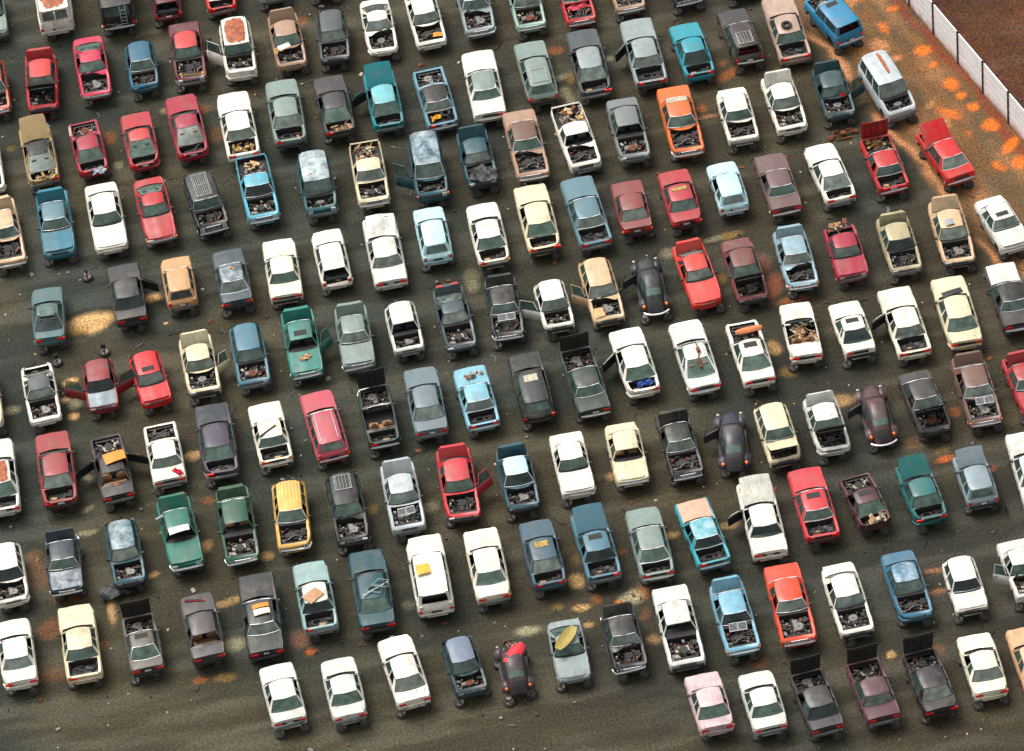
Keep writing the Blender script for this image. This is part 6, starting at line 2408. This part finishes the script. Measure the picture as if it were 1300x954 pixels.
# dry tufts on the field behind the wall
tf = MB()
for k in range(26000):
    u, v = r.uniform(-6, wl + 18), r.uniform(-16, -.5)
    sgn = 1 if dwsign > 0 else -1
    x = wx0 + (wx1 - wx0) / wl * u + nx_ * v * sgn
    y = wy0 + (wy1 - wy0) / wl * u + ny_ * v * sgn
    for q in range(3):
        a = r.uniform(0, 6.28)
        hh = r.uniform(.015, .05)
        w_ = r.uniform(.015, .04)
        dx, dy = math.cos(a) * w_, math.sin(a) * w_
        ox, oy = r.uniform(-.1, .1), r.uniform(-.1, .1)
        lx, ly = r.uniform(-.08, .08), r.uniform(-.08, .08)
        tf.add([(x + ox - dx, y + oy - dy, 0), (x + ox + dx, y + oy + dy, 0), (x + ox + lx, y + oy + ly, hh)], [(0, 1, 2)], 0 if r.random() < .88 else 1)
plain('dry_grass', srgb(72, 42, 20), .9, 0, .4)
plain('pale_grass', srgb(122, 80, 40), .9, 0, .3)
tag(put('field_grass', tf.mesh('field_grass', ['dry_grass', 'pale_grass'], False)), 'short dry brown grass on the bare field beyond the wall', 'grass', None, 'stuff')

# ------------------------------------------------------------------ wall of concrete panels between posts
PH = 2.45
root = bpy.data.objects.new('panel_wall', None)
COL.objects.link(root)
root.location = (wx0, wy0, 0)
root.rotation_euler = (0, 0, math.atan2(wy1 - wy0, wx1 - wx0))
tag(root, 'pale concrete panel wall with maroon posts beside the dirt track', 'wall')
pitch = PITCH
nb = int((wl + 30) / pitch)


def panel():
    b = MB()
    k = 5
    for i in range(k):
        z0 = .02 + PH / k * i
        b.box(.07, pitch - .07, -.035, .035, z0, z0 + PH / k - .055, 0, .012)
    b.box(.07, pitch - .07, -.018, .018, .03, PH - .05, 1)
    return b.mesh('wall_panel', ['concrete', 'joint_grey'], False)


def post():
    b = MB()
    b.box(-.065, .065, -.08, .08, -.1, PH + .07, 0, .015)
    return b.mesh('post', ['post_brown'], False)


for i in range(-4, nb):
    put('wall_panel', cached('panel', panel), root, loc=(i * pitch, 0, 0))
    put('post', cached('post', post), root, loc=(i * pitch, 0, 0))

m = MATS['concrete']
nt = m.node_tree
bs_ = [n for n in nt.nodes if n.type == 'BSDF_PRINCIPLED'][0]
prev = bs_.inputs['Base Color'].links[0].from_socket
tc = N(nt, 'ShaderNodeTexCoord')
sx = N(nt, 'ShaderNodeSeparateXYZ')
nt.links.new(tc.outputs['Object'], sx.inputs[0])
geo = N(nt, 'ShaderNodeNewGeometry')
nn = noise(nt, geo.outputs['Position'], 2.2, 5, .7)
ad = N(nt, 'ShaderNodeMath', operation='MULTIPLY_ADD')
nt.links.new(nn, ad.inputs[0])
ad.inputs[1].default_value = -1.1
nt.links.new(sx.outputs['Z'], ad.inputs[2])
nt.links.new(mixc(nt, ramp(nt, ad.outputs[0], .0, -.5, 0, .8), prev, srgb(150, 84, 56)), bs_.inputs['Base Color'])

# ------------------------------------------------------------------ light, sky, camera
w = bpy.data.worlds.new('World')
scene.world = w
w.use_nodes = True
nt = w.node_tree
bg = nt.nodes['Background']
sky = nt.nodes.new('ShaderNodeTexSky')
sky.sky_type = 'NISHITA'
sky.sun_disc = False
SE, SR = 60, 318
sky.sun_elevation = rad(SE)
sky.sun_rotation = rad(SR)
sky.air_density = 1.0
sky.dust_density = 6.0
sky.ozone_density = 1.0
hsv = nt.nodes.new('ShaderNodeHueSaturation')
hsv.inputs['Hue'].default_value = 0.47
hsv.inputs['Saturation'].default_value = 0.12
nt.links.new(sky.outputs[0], hsv.inputs['Color'])
nt.links.new(hsv.outputs[0], bg.inputs[0])
bg.inputs[1].default_value = 0.15
sun = bpy.data.lights.new('sun', 'SUN')
sun.energy = 1.1
sun.angle = rad(32)
sun.color = (1.0, .95, .86)
so = bpy.data.objects.new('sun', sun)
COL.objects.link(so)
# sun_rotation is measured clockwise from +Y seen from above
sd = Vector((math.sin(rad(SR)) * math.cos(rad(SE)), math.cos(rad(SR)) * math.cos(rad(SE)), math.sin(rad(SE))))
so.rotation_euler = sd.to_track_quat('Z', 'Y').to_euler()

cd = bpy.data.cameras.new('camera')
co = bpy.data.objects.new('camera', cd)
COL.objects.link(co)
cd.sensor_width = 36
cd.lens = FOCAL / 1300 * 36
cd.clip_start = 1
cd.clip_end = 6000
th, ro = CAMTH, CAMROLL
fwd = Vector((0, math.cos(th), -math.sin(th)))
up0 = Vector((0, math.sin(th), math.cos(th)))
rt0 = Vector((1, 0, 0))
Rr = math.cos(ro) * rt0 - math.sin(ro) * up0
Uu = math.cos(ro) * up0 + math.sin(ro) * rt0
mw = Matrix(((Rr.x, Uu.x, -fwd.x, CAM[0]), (Rr.y, Uu.y, -fwd.y, CAM[1]), (Rr.z, Uu.z, -fwd.z, CAM[2]), (0, 0, 0, 1)))
co.matrix_world = mw
scene.camera = co
scene.view_settings.view_transform = 'Standard'
scene.view_settings.look = 'None'
scene.view_settings.gamma = 1.0
scene.view_settings.exposure = EXPOSURE
scene.cycles.max_bounces = 6
scene.cycles.transparent_max_bounces = 8
scene.cycles.use_denoising = True
